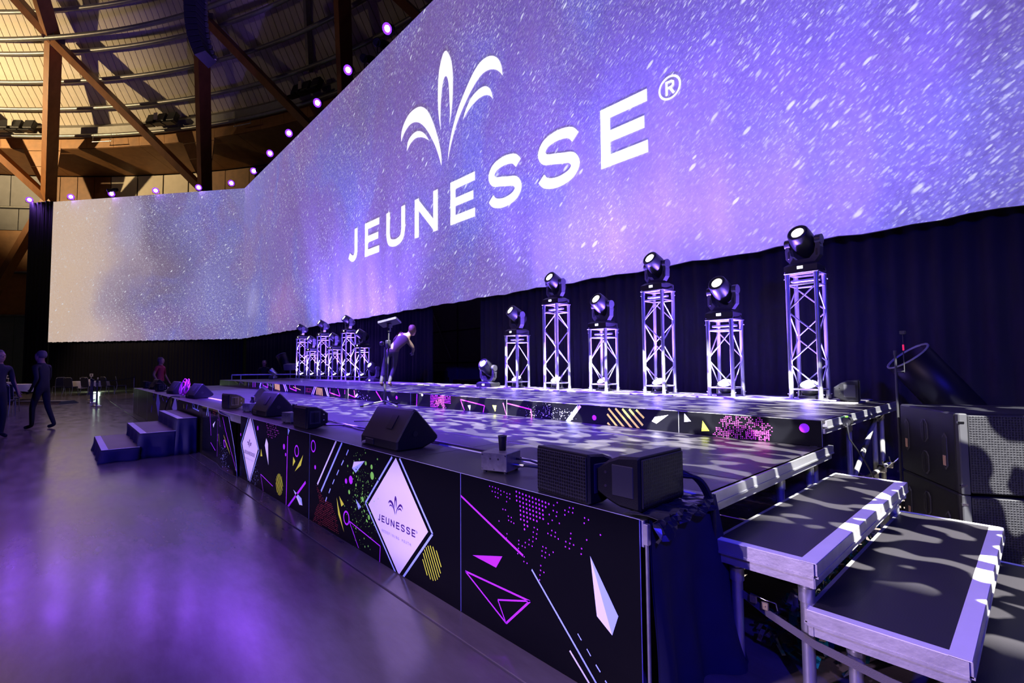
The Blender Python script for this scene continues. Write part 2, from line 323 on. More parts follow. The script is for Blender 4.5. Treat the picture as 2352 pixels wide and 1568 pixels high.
PRINT_LOW={'pu': '-2359,678 -1826,476 -1830,464 -2363,666|-2244,359 -1988,423 -2040,349|-2314,254 -1782,265 -1782,255 -2314,244|-1778,256 -1957,83 -1965,91 -1786,264|-1963,83 -2316,245 -2312,253 -1959,91|-2028,188 -1788,263 -1786,255 -2026,180|-2024,186 -1965,97 -1971,93 -2030,182|-2013,602,42|-1981,671,42|-1960,672,42|-1938,644,42|-1915,642,42|-1936,623,42|-1916,620,42|-1896,617,42|-1950,550,42|-1954,527,42|-1859,538,42|-1860,519,42|-1862,498,42|-1868,470,42|-1820,467,42|-1823,443,42|-1800,441,42|-1746,630,42|-1724,626,42|-1753,606,42|-1729,603,42|-1755,582,42|-1733,579,42|-1783,561,42|-1757,559,42|-1811,540,42|-1785,537,42|-1762,535,42|-1834,517,42|-1813,516,42|-1688,552,42|-1667,551,42|-1694,530,42|-1670,529,42|-1620,544,42|-1645,525,42|-1695,506,42|-1674,504,42|-1704,457,42|-1705,434,42|-1683,431,42|-1710,410,42|-1713,386,42|-1627,644,42|-1604,640,42|-1653,624,42|-1632,620,42|-1607,620,42|-1586,615,42|-1508,659,42|-1510,635,42|-1539,614,42|-1515,612,42|-1492,611,42|-1542,590,42|-1518,588,42|-1445,607,42|-1448,582,42|-1425,748,42|-1403,744,42|-1428,724,42|-1415,653,42|-1338,694,42|-1542,757,42|-1514,775,42|-1492,777,42|-1520,755,42|-1495,756,42|-1543,736,42|-1578,689,42|-1597,718,42|-1593,738,42|-1616,740,42|-1613,766,42|-1590,783,42|-1643,716,42|-1624,693,42|-1650,671,42|-2090,773,42|-2065,774,42|-2041,772,42|-2017,771,42|-2068,750,42|-2044,750,42|-2021,749,42|-1997,765,42|-1971,764,42|-2041,726,42|-2020,724,42|-1996,745,42|-1948,760,42|-1925,761,42|-1948,742,42|-1925,738,42|-1951,717,42|-1875,783,58|-1874,760,58|-1872,738,58|-1851,781,58|-1849,759,58|-1848,737,58|-1847,715,58|-1845,693,58|-1844,671,58|-1843,649,58|-1827,779,58|-1825,757,58|-1824,735,58|-1823,714,58|-1821,692,58|-1820,670,58|-1819,649,58|-1817,627,58|-1816,605,58|-1803,777,58|-1801,756,58|-1800,734,58|-1799,712,58|-1798,691,58|-1796,669,58|-1795,648,58|-1794,626,58|-1779,776,58|-1778,754,58|-1777,733,58|-1776,711,58|-1774,690,58|-1773,668,58|-1756,774,58|-1755,753,58|-1754,731,58|-1753,710,58|-1751,689,58|-1750,667,58|-1733,772,58|-1732,751,58|-1731,730,58|-1730,709,58|-1729,688,58|-1727,666,58|-1711,771,58|-1710,750,58|-1709,729,58|-1707,708,58|-1706,687,58|-1689,769,58|-1688,748,58|-1686,727,58|-1685,706,58|-1684,686,58|-1667,768,58|-1666,747,58|-1645,766,58|-4663,697,580,140|-4610,509,200|-3848,518,340|-3938,494,220|-3926,197,580,140|-3868,188 -3342,126 -3344,118 -3870,180|-3339,122 -3346,4 -3354,4 -3347,122|-3865,183 -3695,18 -3701,12 -3871,177|-5100,598,600,150|-4839,322 -5333,-13 -5347,9 -4853,344|-5364,722 -5383,-2 -5399,-2 -5380,722|-5483,597,300|-5427,521,180|-6437,709,280|-7194,558,200|-6288,188 -5835,126 -5837,118 -6290,180|-6286,186 -6178,7 -6184,3 -6292,182|-8401,795 -8471,106 -8487,108 -8417,797|-7616,772 -7545,588 -7559,582 -7630,766|-7547,590 -6981,78 -6991,68 -7557,580|-8353,681 -7943,608 -7945,598 -8355,671|-8058,781 -7940,606 -7948,600 -8066,775|-9017,749 -8903,377 -8915,373 -9029,745|-8921,270 -8600,185 -8602,175 -8923,260|-8425,392,550,150|-7699,390,550,150|-13376,808 -13122,765 -13126,745 -13380,788|-15676,817 -15449,684 -15499,598 -15726,731|-10988,745 -11047,650 -11073,666 -11014,761|-11643,880 -11596,827 -11618,807 -11665,860|-14162,760 -13928,689 -13934,669 -14168,740|-15862,432 -15964,262 -16050,314 -15948,484', 'lb': '-1764,424 -1301,-11 -1307,-19 -1770,416|-1473,224 -1452,203 -1456,199 -1477,220|-1422,178 -1400,156 -1404,152 -1426,174|-1373,132 -1349,111 -1353,105 -1377,126|-1324,87 -1302,68 -1306,62 -1328,81|-1397,588 -1285,288 -1252,379|-3167,785 -3579,380 -3591,392 -3179,797|-3580,392 -3107,1 -3117,-11 -3590,380|-3063,800 -2648,383 -2660,371 -3075,788|-2648,371 -3015,-12 -3027,0 -2660,383|-4014,794 -4456,308 -4472,322 -4030,808|-3892,750 -3934,702 -3944,710 -3902,758|-3985,653 -4028,606 -4038,614 -3995,661|-4079,559 -4121,510 -4131,518 -4089,567|-4168,465 -4207,419 -4217,427 -4178,473|-4249,373 -4284,328 -4294,336 -4259,381|-4327,284 -4356,241 -4366,249 -4337,292|-3603,703 -3759,588 -3825,615|-3753,382 -3656,341 -3703,310|-5182,202 -4951,159 -4922,96|-5375,806 -5311,784 -5364,728|-6579,227,20|-6653,145,58|-6629,35,20|-6655,116,30|-6622,341,33|-6583,-151,62|-6407,275,24|-6554,107,20|-6514,28,67|-6433,79,26|-6632,50,42|-6458,112,21|-6567,145,20|-6477,270,20|-6742,-35,21|-6471,120,21|-6507,165,21|-6519,-24,20|-6506,136,21|-6542,119,20|-6572,57,20|-6526,83,35|-6370,185,22|-6572,179,43|-6639,184,21|-6506,198,20|-6548,-66,38|-6562,207,60|-6654,151,20|-6523,13,20|-6599,130,21|-6601,202,21|-6456,285,24|-6630,218,20|-6563,210,23|-6475,38,21|-6663,17,21|-6576,34,20|-6513,134,21|-6519,247,35|-6678,169,20|-6476,293,25|-6522,212,51|-6375,194,20|-6459,34,20|-6553,219,27|-6496,-67,20|-6675,37,20|-6515,51,26|-6650,121,46|-6494,179,63|-6673,-36,20|-6590,240,38|-6574,117,22|-6517,-85,20|-6693,258,35|-6579,80,23|-6632,178,23|-6400,219,22|-6493,249,21|-6456,215,20|-6438,55,20|-6429,69,20|-6544,87,20|-6659,58,61|-6516,63,25|-6427,213,22|-6558,89,23|-6564,132,29|-6391,99,63|-6433,202,26|-6694,174,21|-6430,194,46|-6626,222,20|-6292,80,20|-6668,-60,23|-6412,198,23|-6556,149,20|-6497,17,24|-6594,44,37|-6542,100,28|-6434,140,57|-6503,45,58|-6474,258,37|-6471,139,24|-6485,119,22|-6495,82,44|-6546,-58,21|-6579,86,20|-6523,74,24|-6814,823 -7158,433 -7172,445 -6828,835|-7158,445 -6790,31 -6804,19 -7172,433|-6696,838 -6364,452 -6378,440 -6710,826|-6364,440 -6723,14 -6737,26 -6378,452|-7589,277,40|-7599,323,41|-7843,166,58|-7851,110,30|-7794,131,53|-7924,150,32|-7841,299,67|-7936,159,44|-7720,185,36|-7672,120,30|-7723,324,36|-7750,214,31|-7951,163,30|-7802,314,53|-7918,265,44|-7968,310,30|-7824,312,30|-7620,226,36|-7966,52,31|-7577,96,79|-7825,225,52|-7791,223,46|-7876,67,30|-7831,128,34|-7866,119,31|-7706,80,59|-7578,243,30|-7898,311,53|-7915,112,35|-7885,156,31|-7869,212,32|-7814,183,31|-7531,113,30|-7545,85,40|-7771,292,30|-7869,182,31|-7675,299,31|-7655,57,30|-7835,48,30|-7785,166,31|-7901,42,78|-8020,142,79|-7694,162,32|-7785,86,30|-7691,146,30|-7825,212,72|-7806,196,81|-7877,312,31|-7978,367,47|-7943,338,51|-7710,124,32|-7681,135,31|-7967,99,34|-7429,319,30|-7916,153,30|-7793,286,30|-7668,255,32|-7693,220,30|-7608,34,65|-7681,131,30|-7876,147,73|-7772,311,39|-7624,279,33|-7865,88,52|-7732,235,43|-7689,244,45|-7717,264,44|-7775,268,34|-7706,107,62|-7875,200,68|-7877,212,36|-7817,196,31|-7711,260,31|-7767,185,30|-7673,209,31|-7847,246,31|-7655,26,35|-7902,163,79|-7643,209,35|-8130,182,38|-9153,856 -9263,659 -9281,669 -9171,866|-9152,863 -9116,665 -9136,661 -9172,859|-10528,877 -10443,724 -10461,714 -10546,867|-9905,863 -10064,686 -10078,700 -9919,877|-10465,864 -10255,726 -10265,710 -10475,848|-10452,729 -9891,708 -9891,688 -10452,709|-13559,665 -13467,724 -13377,674|-15460,707 -15483,736 -15543,755 -15617,755 -15677,736 -15700,707 -15677,678 -15617,659 -15543,659 -15483,678', 'wh': '-1521,131 -1350,-14 -1356,-22 -1527,123|-1397,588 -1365,339 -1285,288|-4134,795 -4544,355 -4560,369 -4150,809|-3795,671 -3603,703 -3825,615|-5182,202 -5006,87 -4922,96|-6095,624 -6030,572 -6002,327 -6147,535|-8805,557 -8644,618 -8753,513', 'lav': '-3121,792 -2707,378 -3074,-3 -3538,384|-6765,828 -6415,460 -6756,23 -7113,447|-12302,893 -12023,628 -12197,390 -12717,588|-14925,932 -14478,603 -14708,270 -15162,568', 'ye': '-2765,192 -2711,106 -2719,101 -2773,187|-2759,232 -2672,93 -2680,88 -2767,227|-2745,259 -2642,94 -2650,89 -2753,254|-2727,279 -2616,102 -2624,97 -2734,274|-2704,293 -2594,116 -2601,111 -2712,288|-2678,301 -2575,136 -2583,131 -2686,296|-2648,302 -2561,163 -2569,158 -2656,297|-2609,289 -2555,203 -2563,198 -2617,284|-4124,327 -3968,72 -4086,191|-4072,348 -3973,297 -4027,268|-5196,530 -5134,491 -5209,433|-4922,582 -4979,473 -5147,389|-5729,182 -5676,84 -5685,79 -5737,178|-5719,226 -5635,67 -5644,63 -5728,221|-5702,254 -5602,66 -5610,61 -5711,250|-5680,274 -5573,73 -5582,68 -5689,270|-5654,288 -5547,86 -5556,82 -5663,283|-5626,295 -5525,106 -5534,102 -5634,290|-5592,293 -5508,135 -5517,130 -5601,289|-5551,277 -5499,178 -5507,174 -5560,272|-6289,480 -6236,399 -6307,390|-8247,476 -8203,465 -8049,257|-7717,512 -7669,488 -7452,264 -7572,366|-14415,872 -14229,796 -14355,742|-12843,791 -12782,704 -12949,575|-12056,846 -11964,786 -12070,774|-11367,747 -11281,671 -11368,653', 'gr': '-3666,484,21|-3646,457,22|-3484,255,41|-3645,613,20|-3644,476,20|-3469,264,45|-3646,299,21|-3807,208,52|-3634,355,28|-3738,227,20|-3722,417,66|-3571,245,20|-3540,285,56|-3588,240,22|-3775,300,20|-3746,698,20|-3510,473,20|-3803,364,21|-3592,403,22|-3621,635,20|-3794,627,21|-3914,273,20|-3591,451,41|-3737,322,21|-3613,574,20|-3754,63,70|-3700,-24,20|-3747,834,42|-3914,622,29|-3630,276,20|-3732,437,21|-3566,369,20|-3601,434,43|-3736,512,20|-3546,385,20|-3633,426,20|-3701,318,20|-3762,413,79|-3565,550,42|-3971,677,23|-3665,580,20|-3751,466,58|-3602,231,20|-3673,532,20|-3643,746,20|-3410,528,26|-3549,395,60|-3791,157,38|-3724,408,20|-3490,145,64|-3762,618,45|-3809,161,25|-3774,191,20|-3405,207,20|-3369,327,32|-3424,506,20|-3496,355,20|-3586,615,26|-3677,16,20|-3400,413,20|-3629,346,46|-3620,64,26|-3613,326,32|-3794,718,41|-3815,442,20|-3513,454,23|-3563,230,20|-3804,626,24|-3443,426,48|-3542,514,21|-3647,262,20|-3982,442,20|-3545,561,57|-3799,391,52|-3664,343,56|-3637,541,49|-3861,547,20|-3618,330,20|-3780,411,25|-3515,253,20|-3728,602,23|-3701,214,20|-3664,735,21|-3634,-88,29|-3744,196,21|-3556,306,61|-3754,726,43|-3769,285,20|-3656,245,32|-3638,457,20|-3644,306,60|-3780,565,21|-3710,353,22|-3601,363,31|-3718,532,20|-3380,457,48|-3602,112,70|-3585,594,24|-3924,226,40|-3612,388,31|-3761,154,29|-3621,279,64|-3806,533,59|-3701,265,20|-3749,617,79|-3573,303,22|-3631,278,22|-3595,414,25|-3729,185,21|-3511,333,20|-3376,594,77|-3528,294,21|-3593,476,20|-3443,249,42|-3618,506,20|-3603,372,43|-3735,211,71|-3682,612,20|-3646,430,21|-3640,447,78|-3732,752,35|-3691,159,69|-3533,218,26|-3738,149,26|-3740,403,50|-3716,411,20|-3606,312,21|-3770,97,21|-3766,521,20|-3654,382,71|-3631,486,51|-3632,294,26|-3860,444,20|-3487,-103,35|-3423,215,21|-3540,142,27|-3541,552,61|-3730,636,59|-3698,377,30|-3679,741,32|-3761,743,29|-3792,678,58|-3476,186,31|-3723,185,25|-3559,392,20|-3703,211,25|-3745,331,20|-3482,534,61|-3691,325,75|-3605,225,20|-3578,208,29|-3477,437,20|-3737,418,21|-3517,225,47|-3706,566,28|-3550,442,74|-3665,66,20|-3748,126,35|-3740,445,20|-3460,148,20|-3667,231,29|-3613,280,29|-3676,608,20|-3679,544,62|-3535,617,20|-3599,396,20|-3604,789,32|-3562,278,20|-3742,563,78|-3626,515,50|-3430,703,20|-3832,303,61|-3464,556,20|-3677,366,41|-3637,510,20|-3719,540,76|-3760,304,78|-3632,509,70|-3497,327,75|-3428,535,35|-3785,120,20|-3651,493,23|-3814,344,21|-3680,81,40|-3604,428,20|-3659,626,20|-3749,295,21|-3746,10,20|-3867,797,20|-3594,424,48|-3704,6,24|-3572,442,36|-3722,463,21|-3781,441,22|-3652,437,43|-3685,229,20|-3714,613,58|-3993,458,25|-3601,618,28|-3827,246,20|-3870,523,20|-3597,434,20|-3767,464,30|-3618,542,33|-3962,287,66|-3676,558,25|-3781,361,53|-3627,586,20|-3551,252,77|-3553,615,28|-3460,505,55|-3421,601,43|-3790,275,20|-3543,473,54|-3637,591,20|-3781,4,57|-3700,577,20|-3902,344,51|-3556,484,20|-3907,577,20|-3502,56,47|-3591,768,64|-3653,405,20|-3708,603,22|-3528,538,32|-3769,257,25|-3687,347,22|-3634,465,40|-3720,543,20|-3722,361,30|-3401,586,20|-3654,193,22|-3709,556,40|-3818,372,20|-3723,332,23|-3758,231,27|-3742,357,70|-3749,155,70|-3774,451,21|-3712,536,21|-3636,594,20|-3791,590,21|-3531,175,21|-3633,314,20|-3640,404,20|-3665,396,31|-3751,364,20|-3554,370,20|-3853,504,20|-3491,565,20|-3660,411,78|-3851,517,26|-3562,380,21|-3673,400,21|-3662,184,23|-3553,335,37|-3711,450,21|-3664,444,20|-3578,539,38|-3659,53,21|-3695,704,80|-3584,689,160|-3487,675,180|-3477,610,300|-3804,580,100|-3751,494,120|-3877,416,180|-3632,405,200|-3909,622,100|-3394,746,80|-3527,289,180|-3564,257,100|-3602,320,100|-3589,54,80|-3534,72,80', 'rd': '-4643,17,36|-4626,17,37|-4626,33,37|-4610,33,34|-4610,50,35|-4610,83,34|-4594,33,31|-4594,50,36|-4594,66,34|-4594,83,29|-4594,99,36|-4577,17,32|-4577,33,36|-4577,50,36|-4577,66,34|-4577,83,32|-4577,99,30|-4577,116,31|-4577,132,35|-4577,347,34|-4560,33,35|-4560,83,31|-4560,99,35|-4560,116,36|-4560,132,34|-4560,149,34|-4560,314,34|-4560,330,27|-4544,50,28|-4544,66,35|-4544,83,36|-4544,99,33|-4544,116,28|-4544,132,32|-4544,149,34|-4544,165,35|-4544,298,33|-4544,314,27|-4544,330,35|-4528,17,27|-4528,33,31|-4528,50,33|-4528,66,37|-4528,83,34|-4528,99,30|-4528,116,36|-4528,132,34|-4528,165,29|-4528,182,32|-4528,264,28|-4528,298,36|-4528,314,35|-4511,17,34|-4511,33,36|-4511,66,29|-4511,83,32|-4511,116,36|-4511,132,33|-4511,149,34|-4511,165,27|-4511,182,33|-4511,248,37|-4511,264,29|-4511,281,37|-4511,314,31|-4494,17,34|-4494,33,29|-4494,66,28|-4494,83,28|-4494,99,28|-4494,116,30|-4494,132,35|-4494,149,35|-4494,165,30|-4494,198,31|-4494,215,29|-4494,231,36|-4494,248,34|-4494,264,37|-4494,298,35|-4478,17,28|-4478,33,35|-4478,50,33|-4478,66,29|-4478,83,32|-4478,99,32|-4478,116,37|-4478,132,35|-4478,149,32|-4478,165,28|-4478,182,35|-4478,231,32|-4478,264,31|-4478,281,33|-4478,298,29|-4462,17,29|-4462,33,29|-4462,50,34|-4462,66,29|-4462,83,34|-4462,99,30|-4462,116,34|-4462,132,34|-4462,149,36|-4462,165,36|-4462,182,32|-4462,198,35|-4462,215,28|-4462,231,35|-4462,248,31|-4462,264,31|-4462,281,31|-4445,17,32|-4445,50,35|-4445,83,31|-4445,99,28|-4445,116,29|-4445,132,32|-4445,149,28|-4445,165,36|-4445,182,34|-4445,198,35|-4445,231,31|-4445,248,37|-4445,281,29|-4428,33,35|-4428,50,33|-4428,83,36|-4428,99,30|-4428,116,35|-4428,149,27|-4428,165,30|-4428,182,28|-4428,198,32|-4428,215,28|-4428,231,28|-4428,264,36|-4412,33,31|-4412,50,33|-4412,66,36|-4412,83,36|-4412,99,30|-4412,116,30|-4412,132,32|-4412,149,34|-4412,182,30|-4412,198,34|-4412,231,33|-4412,248,31|-4412,264,34|-4396,33,36|-4396,50,29|-4396,66,33|-4396,116,32|-4396,132,32|-4396,149,31|-4396,198,35|-4396,231,37|-4396,248,28|-4379,33,29|-4379,50,33|-4379,66,31|-4379,83,37|-4379,99,32|-4379,116,29|-4379,132,31|-4379,149,33|-4379,165,32|-4379,182,33|-4379,198,28|-4379,215,31|-4379,248,33|-4362,33,34|-4362,50,34|-4362,66,37|-4362,83,37|-4362,99,34|-4362,116,28|-4362,132,33|-4362,149,35|-4362,165,34|-4362,198,37|-4362,215,36|-4362,231,32|-4362,248,32|-4346,33,35|-4346,50,29|-4346,66,35|-4346,83,28|-4346,99,29|-4346,132,33|-4346,165,34|-4346,182,34|-4346,198,29|-4346,231,37|-4346,248,37|-4329,33,28|-4329,50,37|-4329,66,35|-4329,83,31|-4329,99,34|-4329,116,33|-4329,149,35|-4329,165,31|-4329,182,33|-4329,198,32|-4329,215,32|-4329,231,33|-4329,248,30|-4313,50,34|-4313,66,37|-4313,83,31|-4313,99,36|-4313,116,30|-4313,132,35|-4313,149,29|-4313,165,35|-4313,182,35|-4313,198,32|-4313,215,33|-4313,231,30|-4313,248,29|-4296,33,29|-4296,50,35|-4296,66,30|-4296,83,33|-4296,99,36|-4296,132,31|-4296,149,30|-4296,182,37|-4296,198,32|-4296,215,35|-4296,231,36|-4296,248,31|-4280,33,29|-4280,50,35|-4280,66,32|-4280,83,37|-4280,99,35|-4280,116,36|-4280,132,29|-4280,149,33|-4280,165,34|-4280,182,34|-4280,198,33|-4280,215,30|-4280,231,36|-4264,33,32|-4264,50,29|-4264,66,35|-4264,83,35|-4264,99,37|-4264,116,29|-4264,132,33|-4264,149,35|-4264,165,36|-4264,198,29|-4264,215,29|-4264,231,36|-4264,248,30|-4247,33,35|-4247,50,30|-4247,66,30|-4247,83,34|-4247,99,36|-4247,116,30|-4247,132,31|-4247,165,37|-4247,182,34|-4247,215,31|-4247,231,35|-4247,248,34|-4230,33,34|-4230,50,29|-4230,66,33|-4230,83,29|-4230,99,29|-4230,116,33|-4230,132,30|-4230,149,31|-4230,165,30|-4230,182,29|-4230,198,35|-4230,215,36|-4230,231,28|-4230,248,35|-4214,33,35|-4214,50,30|-4214,66,35|-4214,83,37|-4214,99,33|-4214,116,33|-4214,132,37|-4214,149,29|-4214,182,34|-4214,198,27|-4214,215,35|-4214,231,33|-4198,33,29|-4198,50,28|-4198,66,30|-4198,83,33|-4198,99,29|-4198,116,35|-4198,132,32|-4198,149,35|-4198,182,28|-4198,198,34|-4198,215,32|-4181,33,29|-4181,50,31|-4181,66,37|-4181,83,28|-4181,99,36|-4181,132,31|-4181,149,36|-4181,165,32|-4181,198,36|-4164,33,37|-4164,50,35|-4164,66,34|-4164,132,32|-4164,149,31|-4164,182,35|-4148,33,28|-4148,50,31|-4148,83,31|-4148,99,36|-4148,116,34|-4148,132,32|-4148,149,29|-4148,165,36|-4132,50,33|-4132,83,36|-4132,99,29|-4132,116,28|-4132,132,30|-4132,149,34|-4115,33,32|-4115,50,37|-4115,66,37|-4115,83,27|-4115,99,30|-4115,132,33|-4098,50,30|-4098,66,28|-4098,83,33|-4098,99,33|-4082,33,34|-4082,50,30|-8812,741,58|-8782,741,56|-8782,772,72|-8782,802,77|-8782,831,63|-8752,741,65|-8752,772,71|-8752,802,74|-8752,831,65|-8722,712,72|-8722,741,66|-8722,772,67|-8722,802,70|-8722,831,75|-8692,772,63|-8692,802,72|-8692,831,69|-8662,712,64|-8662,741,71|-8662,772,68|-8662,802,74|-8662,831,72|-8632,772,59|-8632,802,74|-8602,772,62|-8602,802,75|-8572,772,72|-8572,802,65|-8542,802,61', 'pk': '-6092,768,58|-6092,792,60|-6068,696,56|-6068,744,55|-6068,768,63|-6044,672,64|-6044,720,62|-6044,744,60|-6020,648,54|-6020,672,64|-6020,744,56|-5996,720,54|-5972,672,50|-5972,768,63|-5972,792,51|-5948,672,62|-5948,696,65|-5948,720,57|-5948,744,55|-5924,648,50|-5924,720,57|-5924,768,56|-5924,792,52|-5900,648,55|-5900,672,56|-5900,744,55|-5876,648,51|-5876,696,60|-5876,744,53|-5876,792,57|-5852,672,61|-5852,768,51|-5852,792,51|-5828,744,63|-5804,720,54|-5804,744,58|-5780,672,66|-5780,696,62|-5780,720,58|-5780,768,58|-5756,696,50|-5756,744,51|-5756,768,58|-5756,792,55|-5732,696,52|-5732,744,51|-5708,744,65|-5684,720,57|-5684,744,63|-5660,720,50'}
